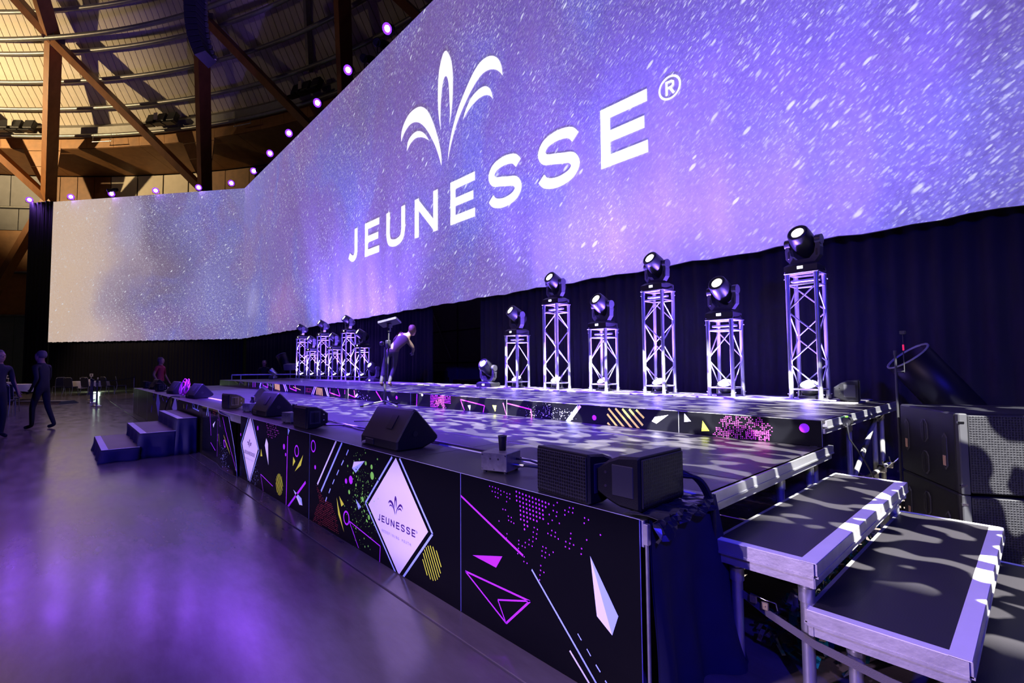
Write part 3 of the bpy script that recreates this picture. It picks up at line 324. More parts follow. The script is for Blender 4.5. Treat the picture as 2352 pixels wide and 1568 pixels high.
PRINT_UP={'pk': '-5718,960 -5172,902 -5174,888 -5720,946|-5713,957 -5611,793 -5623,785 -5725,949|-5166,893 -5197,792 -5211,796 -5180,897|-4789,957 -4275,904 -4277,890 -4791,943|-4784,954 -4668,793 -4680,785 -4796,946|-4269,898 -4255,793 -4269,791 -4283,896|-1993,817,50|-1978,817,45|-1979,832,40|-1963,803,50|-1964,847,43|-1964,862,49|-1965,877,49|-1949,818,41|-1949,833,41|-1950,862,43|-1950,877,39|-1934,818,40|-1934,833,52|-1934,848,41|-1935,863,40|-1935,877,39|-1936,922,40|-1919,818,44|-1920,848,39|-1920,863,52|-1921,937,47|-1922,952,40|-1904,804,51|-1904,819,48|-1905,834,42|-1905,848,45|-1906,893,50|-1906,908,49|-1906,922,46|-1907,937,46|-1907,952,50|-1889,819,41|-1890,834,41|-1890,849,45|-1890,863,39|-1891,878,45|-1892,937,46|-1892,952,46|-1892,967,41|-1874,805,42|-1875,819,50|-1875,834,41|-1875,849,52|-1876,879,46|-1876,893,50|-1876,908,49|-1877,923,50|-1877,938,44|-1877,953,47|-1878,967,46|-1878,982,52|-1860,805,43|-1860,820,46|-1860,834,49|-1860,849,51|-1861,864,45|-1862,908,44|-1862,923,40|-1863,968,51|-1863,982,47|-1845,835,49|-1846,850,43|-1846,864,51|-1846,879,52|-1847,894,40|-1847,924,44|-1847,938,51|-1848,953,50|-1848,983,51|-1830,820,41|-1831,850,52|-1831,865,51|-1832,924,45|-1833,953,53|-1833,968,47|-1834,983,39|-1815,806,39|-1816,835,48|-1816,850,46|-1816,865,39|-1817,880,39|-1817,895,50|-1818,924,52|-1818,939,40|-1800,806,51|-1801,821,49|-1801,836,50|-1802,880,41|-1802,910,50|-1803,924,51|-1803,939,46|-1786,806,48|-1786,821,52|-1786,836,45|-1787,851,41|-1787,866,44|-1787,880,45|-1787,895,51|-1788,910,42|-1788,925,47|-1788,940,50|-1789,954,44|-1789,969,46|-1789,984,52|-1771,836,41|-1772,866,49|-1772,881,49|-1773,895,45|-1773,910,39|-1773,925,48|-1773,940,53|-1774,955,49|-1774,984,43|-1756,807,41|-1756,822,44|-1757,837,49|-1757,851,44|-1757,866,41|-1758,881,46|-1758,911,49|-1759,940,43|-1759,970,52|-1741,807,42|-1742,822,51|-1742,866,49|-1743,881,47|-1743,896,49|-1743,911,39|-1744,940,42|-1745,985,45|-1726,808,40|-1728,881,41|-1728,896,50|-1728,911,40|-1730,985,42|-1712,808,49|-1712,823,45|-1712,837,51|-1713,852,42|-1713,867,40|-1713,897,47|-1714,911,42|-1714,926,40|-1715,971,52|-1715,985,43|-1697,808,39|-1697,838,51|-1698,852,50|-1698,867,46|-1698,882,39|-1699,926,38|-1699,941,41|-1700,986,51|-1682,823,45|-1683,853,45|-1684,882,43|-1684,897,53|-1684,912,48|-1685,942,40|-1685,956,40|-1685,971,45|-1667,809,50|-1668,838,50|-1668,853,40|-1668,868,51|-1669,883,43|-1669,897,48|-1670,942,39|-1670,957,49|-1671,986,45|-1653,824,51|-1654,883,41|-1655,913,39|-1655,942,52|-1656,972,43|-1638,809,49|-1638,824,47|-1638,839,48|-1639,854,42|-1639,868,45|-1639,883,45|-1640,913,48|-1640,928,41|-1640,942,42|-1623,839,51|-1624,869,51|-1624,884,47|-1625,928,42|-1626,943,46|-1626,958,47|-1626,972,47|-1608,810,42|-1608,825,45|-1609,869,49|-1610,928,53|-1611,943,42|-1611,958,42|-1612,987,40|-1593,810,51|-1594,840,39|-1594,855,40|-1595,884,43|-1595,914,41|-1596,958,47|-1597,973,44|-1597,988,48|-1579,855,48|-1580,870,44|-1580,899,51|-1581,914,48|-1581,929,45|-1581,944,40|-1581,958,44|-1582,973,39|-1564,811,47|-1564,826,51|-1564,840,49|-1565,870,49|-1565,885,42|-1565,900,48|-1566,914,40|-1566,944,42|-1549,826,45|-1550,870,43|-1550,885,39|-1551,915,43|-1551,929,43|-1534,826,42|-1535,856,47|-1536,885,45|-1536,930,42|-1537,945,52|-1520,856,44|-1521,900,40|-1522,930,40|-1506,886,39|-1507,916,52|-1710,813,62|-1710,827,56|-1710,842,63|-1711,857,56|-1695,828,57|-1695,843,49|-1696,857,52|-1680,813,50|-1680,828,59|-1681,858,48|-1681,872,47|-1665,814,51|-1666,843,63|-1666,858,50|-1666,873,57|-1651,814,47|-1651,829,51|-1651,843,62|-1651,858,58|-1652,873,49|-1636,814,56|-1636,844,60|-1637,859,52|-1637,873,59|-1622,844,51|-1622,859,54|-1622,874,51|-1606,800,57|-1606,815,50|-1606,829,51|-1607,844,56|-1607,859,50|-1607,874,61|-1591,800,53|-1592,830,48|-1592,859,51|-1592,874,53|-1577,815,50|-1577,860,52|-1578,874,58|-1561,801,62|-1562,816,55|-1562,830,60|-1563,860,61|-1547,831,63|-1548,845,48|-1548,860,53|-1548,875,58|-1532,816,52|-1532,831,58|-1533,846,58|-1533,861,54|-1533,875,54|-1534,890,56|-6496,815,70|-6496,839,73|-6496,863,68|-6496,888,82|-6496,912,61|-6496,936,69|-6496,960,77|-6496,983,64|-6472,792,60|-6472,815,61|-6472,839,61|-6472,863,81|-6472,888,72|-6472,912,68|-6472,936,66|-6472,960,62|-6472,983,67|-6448,792,66|-6448,815,75|-6448,839,63|-6448,863,69|-6448,888,73|-6448,912,75|-6448,936,62|-6448,960,79|-6448,983,68|-6424,792,70|-6424,815,68|-6424,839,61|-6424,863,68|-6424,888,71|-6424,912,73|-6424,936,66|-6424,960,81|-6424,983,70|-6400,792,71|-6400,815,80|-6400,839,78|-6400,888,65|-6400,912,68|-6400,936,81|-6400,960,71|-6376,792,72|-6376,815,80|-6376,839,72|-6376,863,76|-6376,912,69|-6376,936,77|-6376,960,66|-6376,983,80|-6352,792,77|-6352,815,82|-6352,863,69|-6352,888,72|-6352,912,68|-6352,936,71|-6352,960,63|-6352,983,79|-6328,792,78|-6328,815,67|-6328,839,61|-6328,863,73|-6328,888,78|-6328,912,76|-6328,936,68|-6328,960,73|-6328,983,74|-6304,815,79|-6304,839,64|-6304,863,75|-6304,888,65|-6304,936,64|-6304,960,69|-6304,983,72|-6280,839,74|-6280,863,69|-6280,888,71|-6280,912,78|-6280,936,66|-6280,960,82|-6256,863,62|-6256,888,63|-6256,912,62|-6256,936,61|-6256,960,77|-6232,888,73|-6232,912,81|-6232,936,76|-6232,960,70|-6232,983,67|-6208,863,82|-6208,888,79|-6208,912,76|-6208,936,68|-6208,960,63|-6208,983,67|-6184,839,61|-6184,863,72|-6184,888,64|-6184,912,76|-6184,936,63|-6184,960,79|-6184,983,78|-6160,815,66|-6160,839,75|-6160,863,65|-6160,888,75|-6160,912,65|-6160,936,68|-6160,960,76|-6160,983,76|-6136,792,69|-6136,815,82|-6136,839,68|-6136,863,74|-6136,888,69|-6136,912,82|-6136,936,64|-6136,960,62|-6136,983,67|-6112,792,66|-6112,839,66|-6112,888,79|-6112,912,64|-6112,936,75|-6112,960,77|-6112,983,67|-6088,792,65|-6088,815,71|-6088,888,79|-6088,912,65|-6088,936,76|-6088,960,72|-6088,983,62|-6064,792,62|-6064,888,77|-6064,912,78|-6064,936,70|-6064,983,67|-6040,888,79|-6040,912,82|-6040,936,60|-6040,960,73|-6040,983,75|-6016,888,71|-6016,912,81|-6016,936,73|-6016,960,82|-5992,888,67|-5992,912,74|-5992,936,66|-5992,960,76|-5992,983,73|-5968,888,80|-5968,912,65|-5968,936,71|-5968,960,65|-5968,983,69|-17797,892 -17628,1051 -17586,1007 -17755,848|-17646,1001 -17246,956 -17250,916 -17650,961|-15198,939 -14726,889 -14728,865 -15200,915|-15214,924 -15233,1013 -15203,1019 -15184,930|-14739,868 -14827,994 -14803,1012 -14715,886|-12930,1009 -12926,912 -12950,910 -12954,1007|-12937,922 -12455,866 -12457,844 -12939,900|-12466,848 -12576,997 -12556,1011 -12446,862|-10391,973 -10409,885 -10429,889 -10411,977|-10418,896 -9882,841 -9884,823 -10420,878|-9891,826 -10006,973 -9990,985 -9875,838|-9642,970 -9648,883 -9666,885 -9660,972|-9656,893 -9168,845 -9170,827 -9658,875|-9177,832 -9236,971 -9220,979 -9161,840|-8301,998 -8031,804 -8045,784 -8315,978|-16158,999 -16149,854 -16199,850 -16208,995|-15965,1003 -15956,860 -16006,856 -16015,999', 'wh': '-5547,877 -5482,886 -5495,807|-3952,971,36|-4003,956,42|-4023,980,27|-3780,894,21|-3881,940,22|-3756,857,25|-3964,871,20|-3719,833,45|-3628,910,20|-4067,917,24|-3800,813,32|-3939,951,21|-3835,814,20|-4237,920,29|-3960,908,35|-3759,907,38|-3970,885,64|-3835,802,35|-3895,821,55|-3652,853,34|-3853,884,25|-3972,861,52|-3931,866,34|-4029,833,25|-3884,922,53|-4207,903,21|-4090,820,21|-4286,860,58|-4029,905,20|-3988,936,20|-3885,924,20|-4337,943,20|-4266,835,32|-3728,860,20|-3997,847,22|-3841,886,20|-4350,810,20|-3800,861,20|-3802,882,20|-4219,933,24|-3943,1002,51|-4114,848,21|-3659,911,28|-4103,806,22|-4195,874,20|-3722,905,25|-3782,847,68|-3758,900,23|-4364,820,25|-4191,789,66|-3684,938,21|-4071,786,20|-3545,908,24|-3933,850,24|-4077,865,29|-4002,944,20|-4089,813,35|-4225,805,20|-3799,902,21|-4284,878,21|-4028,914,21|-4470,873,20|-3886,801,22|-4249,832,46|-3717,897,22|-4069,974,20|-4176,801,44|-3794,927,20|-3975,866,21|-3941,865,20|-4062,844,63|-4059,929,21|-4068,861,25|-4094,867,20|-3741,890,20|-4283,866,26|-3959,939,29|-4018,871,20|-4057,940,20|-3986,770,33|-3726,908,44|-3919,864,25|-3970,934,21|-3910,857,20|-4058,785,20|-3672,868,35|-3643,894,25|-3870,889,20|-3799,872,25|-3994,926,22|-3913,876,25|-3882,920,20|-4149,866,29|-3984,748,50|-4221,827,66|-4239,874,21|-4024,891,37|-4512,788,20|-3981,914,21|-3809,935,21|-3800,892,25|-3694,898,52|-4295,831,20|-3631,900,39|-3907,906,20|-4074,843,49|-3970,831,25|-3905,841,20|-4602,779,20|-4025,876,20|-3781,765,20|-4009,896,28|-4313,921,20|-4371,881,20|-3972,969,54|-3560,835,20|-3997,917,20|-4169,853,20|-3993,835,21|-4288,901,48|-3780,857,45|-3928,808,21|-3766,882,67|-4097,1007,43|-3868,766,23|-3797,823,37|-3905,883,35|-3835,908,20|-3613,827,62|-3735,857,21|-4035,929,21|-4013,837,57|-4094,870,20|-3852,934,33|-4181,952,20|-4044,865,20|-4214,821,22|-3949,823,26|-3728,926,21|-4206,846,20|-3862,812,22|-3896,877,39|-4138,887,43|-3783,891,20|-3772,861,32|-3777,902,20|-4343,834,28|-4353,860,26|-3680,898,36|-4186,831,66|-3483,973 -3664,782 -3686,802 -3505,993|-2603,883 -2570,927 -2425,956 -2553,865|-2262,983 -2199,914 -2264,903|-6709,979 -6718,992 -6739,997 -6760,992 -6769,979 -6760,966 -6739,961 -6718,966|-13406,1031 -13213,844 -13247,808 -13440,995|-11184,984 -11348,800 -11370,820 -11206,1004|-10673,1004 -10513,816 -10535,796 -10695,984|-9202,831 -9089,919 -9040,899 -9104,849|-16617,924 -16693,842 -16781,924 -16705,1006|-9016,872,41|-8754,801,49|-8963,866,57|-9013,854,40|-8843,901,46|-9153,795,41|-8544,759,94|-8562,854,81|-8802,836,85|-9043,867,46|-9046,840,51|-9054,793,66|-8928,875,46|-8751,863,40|-8736,862,40|-8773,816,41|-8906,828,81|-8680,811,103|-8923,862,40|-8659,895,110|-8988,879,40|-9073,834,40|-9024,851,72|-8872,807,44|-9070,844,61|-8819,851,40|-8953,932,40|-8834,845,42|-9022,963,75|-8825,878,44', 'ye': '-5008,911 -4923,911 -4948,827|-3109,986 -2908,796 -2924,780 -3125,970|-3021,991 -2815,795 -2831,779 -3037,975|-2935,991 -2734,797 -2750,781 -2951,975|-2851,992 -2697,842 -2713,826 -2867,976|-2771,990 -2683,915 -2697,899 -2785,974|-3126,926 -2993,797 -3009,781 -3142,910|-3125,835 -3077,794 -3091,778 -3139,819|-2088,928 -2029,843 -2102,833|-18343,1002 -17887,937 -17891,903 -18347,968|-16916,1047 -16905,884 -17155,868 -17166,1031|-12685,961 -12167,900 -12169,880 -12687,941|-14084,1027 -14038,865 -14106,845 -14152,1007|-13996,1019 -13950,857 -14018,837 -14064,999|-13909,1010 -13864,849 -13932,831 -13977,992|-13822,1002 -13778,842 -13846,824 -13890,984|-13737,994 -13693,835 -13761,817 -13805,976|-11107,977 -11146,814 -11190,824 -11151,987|-11037,974 -11058,813 -11102,819 -11081,980|-10968,972 -10972,811 -11016,813 -11012,974|-10900,970 -10887,811 -10931,807 -10944,966|-10832,967 -10802,810 -10846,802 -10876,959', 'lb': '-3519,978 -3701,786 -3715,800 -3533,992|-15326,997 -15475,817 -15545,875 -15396,1055|-13290,1037 -13084,849 -13118,813 -13324,1001|-11271,983 -11436,801 -11462,825 -11297,1007|-10580,1007 -10442,813 -10470,793 -10608,987|-7877,917 -7815,840 -7889,845', 'pu': '-3305,867,280|-1271,934,360|-7554,902,300|-6889,987 -6899,788 -6917,788 -6907,987', 'gr': '-14249,1013,103|-14328,962,126|-14541,973,105|-14510,966,105|-15109,909,137|-14663,957,208|-14698,963,198|-14696,978,151|-14638,946,100|-14784,992,103|-14253,909,198|-14241,956,194|-14503,951,232|-14388,920,245|-14552,940,103|-14109,893,123|-14481,919,156|-14515,932,104|-14645,934,126|-14920,889,127', 'rd': '-11814,864,89|-11814,899,91|-11814,934,96|-11779,864,73|-11779,899,78|-11744,864,81|-11744,899,80|-11744,934,81|-11709,864,76|-11709,899,94|-11709,934,79|-11674,864,84|-11674,934,88|-11639,864,82|-11604,864,76|-11604,934,81|-11569,864,97|-11569,899,95|-11569,934,84|-11534,864,89|-11534,934,79|-11499,864,81|-11499,934,83|-11464,899,94|-11464,934,75'}
LEAF={'c': '-10803,10153 -10753,10083 -10680,9978 -10620,9865 -10580,9745 -10548,9608 -10527,9471 -10515,9333 -10512,9185 -10514,9030 -10520,8855 -10531,8663 -10552,8483 -10591,8298 -10641,8113 -10676,7989 -10666,8065 -10653,8179 -10646,8304 -10651,8443 -10662,8601 -10674,8751 -10684,8896 -10695,9042 -10709,9160 -10726,9246 -10747,9311 -10768,9362 -10790,9404 -10815,9433 -10842,9449 -10873,9455 -10907,9448 -10939,9417 -10971,9357 -11002,9271 -11030,9168 -11054,9041 -11076,8890 -11092,8747 -11102,8613 -11107,8477 -11108,8352 -11105,8224 -11098,8098 -11093,8013 -11123,8140 -11166,8329 -11200,8522 -11218,8714 -11229,8921 -11230,9119 -11224,9315 -11208,9514 -11183,9685 -11144,9828 -11092,9953 -11044,10048 -11000,10113 -10956,10154 -10915,10177 -10873,10180 -10831,10165', 'rb': '-10759,6999 -10747,7092 -10728,7229 -10700,7369 -10662,7504 -10613,7648 -10554,7793 -10483,7944 -10397,8105 -10304,8254 -10197,8396 -10075,8536 -9959,8661 -9847,8776 -9733,8884 -9627,8971 -9528,9038 -9432,9089 -9339,9123 -9244,9139 -9147,9140 -9061,9131 -8987,9116 -8918,9091 -8852,9057 -8782,9012 -8711,8955 -8650,8892 -8600,8821 -8558,8741 -8526,8659 -8505,8563 -8492,8459 -8484,8389 -8510,8427 -8551,8483 -8596,8536 -8645,8583 -8702,8631 -8768,8674 -8848,8715 -8942,8754 -9034,8778 -9123,8788 -9216,8785 -9311,8765 -9413,8726 -9522,8669 -9630,8601 -9738,8522 -9850,8428 -9961,8326 -10077,8213 -10199,8085 -10306,7956 -10399,7818 -10484,7670 -10555,7535 -10614,7412 -10662,7294 -10700,7196 -10728,7113 -10747,7044', 'rs': '-10065,7906 -10034,7968 -9986,8060 -9929,8146 -9861,8224 -9781,8301 -9696,8361 -9603,8402 -9501,8428 -9407,8443 -9320,8448 -9234,8441 -9159,8423 -9091,8390 -9028,8345 -8978,8297 -8940,8248 -8912,8194 -8890,8140 -8872,8078 -8859,8012 -8851,7967 -8873,7999 -8908,8045 -8950,8087 -9001,8123 -9063,8158 -9130,8183 -9205,8199 -9290,8208 -9377,8207 -9471,8194 -9573,8171 -9665,8143 -9748,8109 -9826,8069 -9896,8029 -9963,7985 -10024,7938', 'lb': '-11056,6984 -11055,7064 -11055,7184 -11071,7319 -11108,7469 -11162,7642 -11223,7815 -11293,7992 -11374,8180 -11458,8352 -11547,8515 -11645,8674 -11740,8805 -11835,8907 -11934,8988 -12031,9052 -12126,9102 -12224,9137 -12331,9159 -12458,9171 -12601,9170 -12731,9151 -12848,9110 -12959,9049 -13052,8981 -13130,8906 -13195,8819 -13239,8730 -13258,8626 -13258,8514 -13256,8438 -13220,8488 -13164,8562 -13097,8628 -13016,8684 -12918,8736 -12820,8771 -12720,8788 -12613,8789 -12506,8773 -12393,8739 -12273,8686 -12158,8617 -12046,8530 -11932,8423 -11822,8305 -11711,8168 -11598,8013 -11498,7867 -11413,7737 -11334,7607 -11262,7471 -11184,7299 -11108,7112', 'ls': '-11674,7920 -11732,7994 -11818,8102 -11904,8196 -11986,8265 -12072,8325 -12157,8372 -12242,8407 -12330,8432 -12416,8444 -12506,8443 -12600,8429 -12682,8406 -12753,8375 -12816,8332 -12863,8276 -12892,8191 -12908,8088 -12917,8017 -12883,8052 -12831,8102 -12772,8147 -12705,8184 -12628,8217 -12548,8238 -12465,8246 -12376,8244 -12285,8230 -12185,8203 -12078,8163 -11987,8124 -11916,8085 -11857,8045 -11805,8008 -11753,7974 -11706,7942'}
# ================================================================ SETTING
# ---- floor: concrete slabs with sawn joints
fb = MB().bb((-66, -18, -.30), (9, 22, -.03)); floor = struct(ob('floor', fb, mats=mat('joint_filler', (.02, .018, .016), .8)))
for (x0, x1) in ((-66, -45.5), (-45.5, -27.6), (-27.6, 9)):
    for (y0, y1) in ((-18, -8.2), (-8.2, 1.575), (1.575, 22)):
        g = .006
        ob('floor_slab', MB().rbox((x0+g, y0+g, -.04), (x1-g, y1-g, 0), .004), floor, mats=FLOORM)

# ---- dome: centre axis, board roof, ring purlins, timber lattice
CX, CY = -12.07, -34.08
def pol(r, deg, z): a = math.radians(deg); return Vector((CX+r*math.cos(a), CY+r*math.sin(a), z))
prof = [(49.75, 18.95), (48.75, 20.3), (47.55, 21.75), (46.7, 23.2), (45.5, 25.2), (43.2, 28.2), (40.0, 31.6)]
cb = MB()   # backing skin just above the boards
NA = 28
for k in range(NA+1): cb.v += [tuple(pol(r+.22, 90+2*k, z+.1)) for (r, z) in prof]
n = len(prof); cb.f = [(k*n+i, (k+1)*n+i, (k+1)*n+i+1, k*n+i+1) for k in range(NA) for i in range(n-1)]; cb.m = [0]*len(cb.f); cb.sm = [False]*len(cb.f)
ceiling = struct(ob('ceiling', cb, mats=mat('roof_void', (.02, .018, .015), .9)))
bw = .58; bd = MB(); h = math.radians(bw/2)-.0005
for th in (0, .06):
    for s in (-1, 1): bd.v += [((r+th)*math.cos(s*h), (r+th)*math.sin(s*h), z+th*.5) for (r, z) in prof]
idx = lambda t, s, i: (t*2+s)*n+i
for i in range(n-1):
    bd.f += [(idx(0,0,i), idx(0,1,i), idx(0,1,i+1), idx(0,0,i+1)), (idx(1,0,i+1), idx(1,1,i+1), idx(1,1,i), idx(1,0,i)), (idx(0,0,i+1), idx(1,0,i+1), idx(1,0,i), idx(0,0,i)), (idx(0,1,i), idx(1,1,i), idx(1,1,i+1), idx(0,1,i+1))]
bd.m = [0]*len(bd.f); bd.sm = [False]*len(bd.f); board = bd.mesh('roof_board', ROOFW)
for k in range(90): ob('roof_board', board, ceiling, (CX, CY, 0), (0, 0, math.radians(93.2+bw*k)))
def ringtube(name, r, z, rad, m, a0=90, a1=147, parent=ceiling):
    return ob(name, MB().tube([pol(r, a0+(a1-a0)*k/90, z) for k in range(91)], rad, 10), parent, mats=m)
for r, z in ((48.35, 20.1), (47.1, 21.35), (46.2, 22.8), (45.0, 24.8), (42.6, 27.8)): ringtube('purlin', r, z, .135, TUBE)
ringtube('ring_beam', 44.9, 22.9, .15, TUBE)
ringtube('gutter_tube', 49.15, 18.5, .13, TUBE)
g = MB()
for (r0, z0), (r1, z1) in (((49.2, 18.66), (49.0, 19.05)), ((49.0, 19.05), (49.35, 19.42))):
    for k in range(56):
        P = [pol(r0, 90+k, z0), pol(r0, 91+k, z0), pol(r1, 91+k, z1), pol(r1, 90+k, z1)]; g.add(P, [(0, 1, 2, 3)])
ob('gutter', g, ceiling, mats=TRAYM)
def beam(p0, p1, wd, dp, m=WOODB, name='timber_beam', parent=ceiling):
    p0, p1 = Vector(p0), Vector(p1); d = (p1-p0).normalized(); mid = (p0+p1)/2
    rad = Vector((mid.x-CX, mid.y-CY, 0)).normalized(); side = d.cross(rad).normalized(); rad = side.cross(d).normalized()
    P = [p+side*a*wd/2+rad*b*dp/2 for p in (p0, p1) for a in (-1, 1) for b in (-1, 1)]
    return ob(name, MB().add(P, [(0, 1, 3, 2), (4, 6, 7, 5), (0, 4, 5, 1), (2, 3, 7, 6), (0, 2, 6, 4), (1, 5, 7, 3)]), parent, mats=m)
BA = [138.8-14.4*k for k in range(-1, 4)]; NAn = [133.2-14.4*k for k in range(-1, 4)]
for k in range(5):
    b = pol(50, BA[k], 14.1); nn = pol(45.3, NAn[k], 23.0)
    beam(b, nn, .42, .8)
    if k > 0: beam(b, pol(45.3, NAn[k-1], 23.0), .42, .8)
    else: beam(b, pol(45.3, NAn[k]+14.4, 23.0), .42, .8)
    for a in (7.2, -7.2): beam(nn, pol(36.7, NAn[k]+a, 32), .42, .8)
    beam(b, pol(52, BA[k]+7.2, 5.0), .42, .7); beam(b, pol(52, BA[k]-7.2, 5.0), .42, .7)
    # steel node with splayed plates where four beams meet
    st = MB().cyl(nn+Vector((0, 0, -.5)), nn+Vector((0, 0, .5)), .22, 10)
    for q in range(6): a = q*PI/3; st.box(nn+Vector((math.cos(a)*.4, math.sin(a)*.4, 0)), (.5, .05, .35), rot=Matrix.Rotation(a, 3, 'Z'))
    ob('node_bracket', st, ceiling, mats=STEEL)
# steel hip member on the right bay
beam(pol(43.4, 105.4, 27.8), pol(48.6, 112.2, 20.0), .3, .3, TUBE, 'steel_rafter')

# ---- outer wall of the dome: plywood fascia, soffit, lining, windows
wm = MB()
for k in range(30):
    P = [pol(53.3, 88+2*k, 0), pol(53.3, 90+2*k, 0), pol(53.3, 90+2*k, 20.5), pol(53.3, 88+2*k, 20.5)]; wm.add(P, [(3, 2, 1, 0)])
wall = struct(ob('wall_back', wm, mats=mat('wall_shadow_gap', (.02, .018, .016), .8)))
def panel(name, c4, th, m, parent=wall):
    c4 = [Vector(p) for p in c4]; nrm = (c4[1]-c4[0]).cross(c4[3]-c4[0]).normalized()*th
    k = len(c4); F = [tuple(range(k-1, -1, -1)), tuple(range(k, 2*k))]+[(i, (i+1) % k, k+(i+1) % k, k+i) for i in range(k)]
    return ob(name, MB().add(c4+[p+nrm for p in c4], F), parent, mats=m)
def ringpanels(name, r0, z0, r1, z1, step, gap, m, a0=92, a1=147):
    a = a0
    while a < a1:
        panel(name, [pol(r0, a+step-gap, z0), pol(r0, a+gap, z0), pol(r1, a+gap, z1), pol(r1, a+step-gap, z1)], .05, m); a += step
ringpanels('fascia_board', 49.62, 17.78, 49.55, 18.7, 2.4, .012, WOODP)
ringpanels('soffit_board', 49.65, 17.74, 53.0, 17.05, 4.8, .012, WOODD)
ringpanels('wall_window', 53, 14.4, 53, 16.95, 2.4, .06, WALLW, 126.8, 136.3)
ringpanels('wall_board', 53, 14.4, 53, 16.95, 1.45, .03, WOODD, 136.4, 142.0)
ringpanels('wall_board', 53, 14.4, 53, 16.95, 2.4, .03, WALLG, 142.3, 147)
ringpanels('wall_board', 53, 14.4, 53, 16.95, 2.4, .03, WOODD, 92, 126.7)  # darker plywood puts the dim light of the right bays into the colour
ringpanels('lining_board', 53, 12.55, 53, 14.3, 2.4, .03, WALLG, 132, 148)
for zz in (9.2, 5.75): ringpanels('lining_board', 53, zz, 53, zz+3.3, 4.8, .03, WOODP, 132, 148)
ringpanels('lower_board', 53, 0, 53, 5.6, 1.2, .03, WALLG, 132, 148)
for zz in (14.35, 9.15, 5.7): ringtube('wall_rail', 52.8, zz, .09, TUBE, 130, 149, wall)
# triangular plywood cheeks that flare up behind each pair of beams
for a in BA[:4]:
    rows = [(18.62, 2.25, -1.4), (17.6, 1.75, -1.3), (16.45, 1.2, -1.05), (14.6, .1, -.45)]
    for (za, l0, r0), (zb, l1, r1) in zip(rows, rows[1:]):
        rr = lambda z: 49.55+(18.62-z)*.07; panel('cheek_board', [pol(rr(za), a+r0, za-.02), pol(rr(za), a+l0, za-.02), pol(rr(zb), a+l1, zb+.02), pol(rr(zb), a+r1, zb+.02)], .05, WOODP)
# ---- backstage wall seen through the curtain gap
bk = struct(ob('wall_backstage', MB().bb((-32, 12.6, 0), (-2, 12.8, 8)), mats=mat('dark_blockwork', (.05, .047, .05), .8)))
for i, (x0, x1) in enumerate(((-22, -19.6), (-19.5, -17.1), (-17, -15.4), (-15.3, -12.9), (-12.8, -10.4))):
    for z0, z1 in ((0, 1.55), (1.6, 2.95), (3.0, 4.6)): ob('wall_panel', MB().rbox((x0, 12.5, z0), (x1, 12.6, z1), .012), bk, mats=mat('grey_backstage_panel', (.11, .105, .11), .7))
ob('bracing_rod', MB().cyl((-21.6, 12.42, 1.7), (-19.8, 12.42, 4.4), .03), bk, mats=STEEL)
ob('bracing_rod', MB().cyl((-19.2, 12.42, 4.4), (-17.4, 12.42, 1.7), .03), bk, mats=STEEL)

# ================================================================ PROJECTION SCREEN
SY, Z0, Z1 = 7.58, 3.12, 12.0
WD = Vector((-.784, -.6208, 0)).normalized(); WN = Vector((-WD.y, WD.x, 0)); WL = 13.4
CRN = Vector((-31.37, SY, 0))
scr = thing('projection_screen', 'huge wraparound screen showing a violet starry sky with white lettering', 'screen', (0, 0, 0))
def sheet(name, p, q, u0, u1, back):
    mb = MB(); nx = 160; hem = lambda k: Z0+.012*math.sin(k*.9)+.012*math.sin(k*2.3+1)
    for k in range(nx+1):
        a = p.lerp(q, k/nx); mb.v += [(a.x, a.y, hem(k)), (a.x, a.y, Z1)]
    for k in range(nx+1):
        a = p.lerp(q, k/nx)+back; mb.v += [(a.x, a.y, hem(k)), (a.x, a.y, Z1)]
    m2 = 2*(nx+1)
    for k in range(nx): mb.f += [(2*k, 2*k+2, 2*k+3, 2*k+1), (m2+2*k+1, m2+2*k+3, m2+2*k+2, m2+2*k), (2*k+1, 2*k+3, m2+2*k+3, m2+2*k+1), (2*k, m2+2*k, m2+2*k+2, 2*k+2)]
    mb.f += [(0, 1, m2+1, m2), (2*nx, m2+2*nx, m2+2*nx+1, 2*nx+1)]
    mb.m = [0 if (i % 4 == 0 and i < 4*nx) else 1 for i in range(len(mb.f))]; mb.sm = [False]*len(mb.f)
    o = ob(name, mb, scr, mats=[SCREENM, mat('screen_backing', (.02, .02, .022), .8)]); me = o.data; uv = me.uv_layers.new(name='UVMap')
    for l in me.loops:
        vi = l.vertex_index % m2; k = vi//2; uv.data[l.index].uv = (u0+(u1-u0)*k/nx, Z1 if vi % 2 else Z0)
    return o
ob_main = sheet('main_sheet', CRN, Vector((9.8, SY, 0)), WL, WL+41.17, Vector((0, .05, 0)))
ob_wing = sheet('wing_sheet', CRN+WD*WL, CRN, 0, WL, Vector((-WN.x, -WN.y, 0))*.05)
def parse(s): return [[tuple(int(a)/1000 for a in p.split(',')) for p in q.split(' ')] for q in s.split('|')]
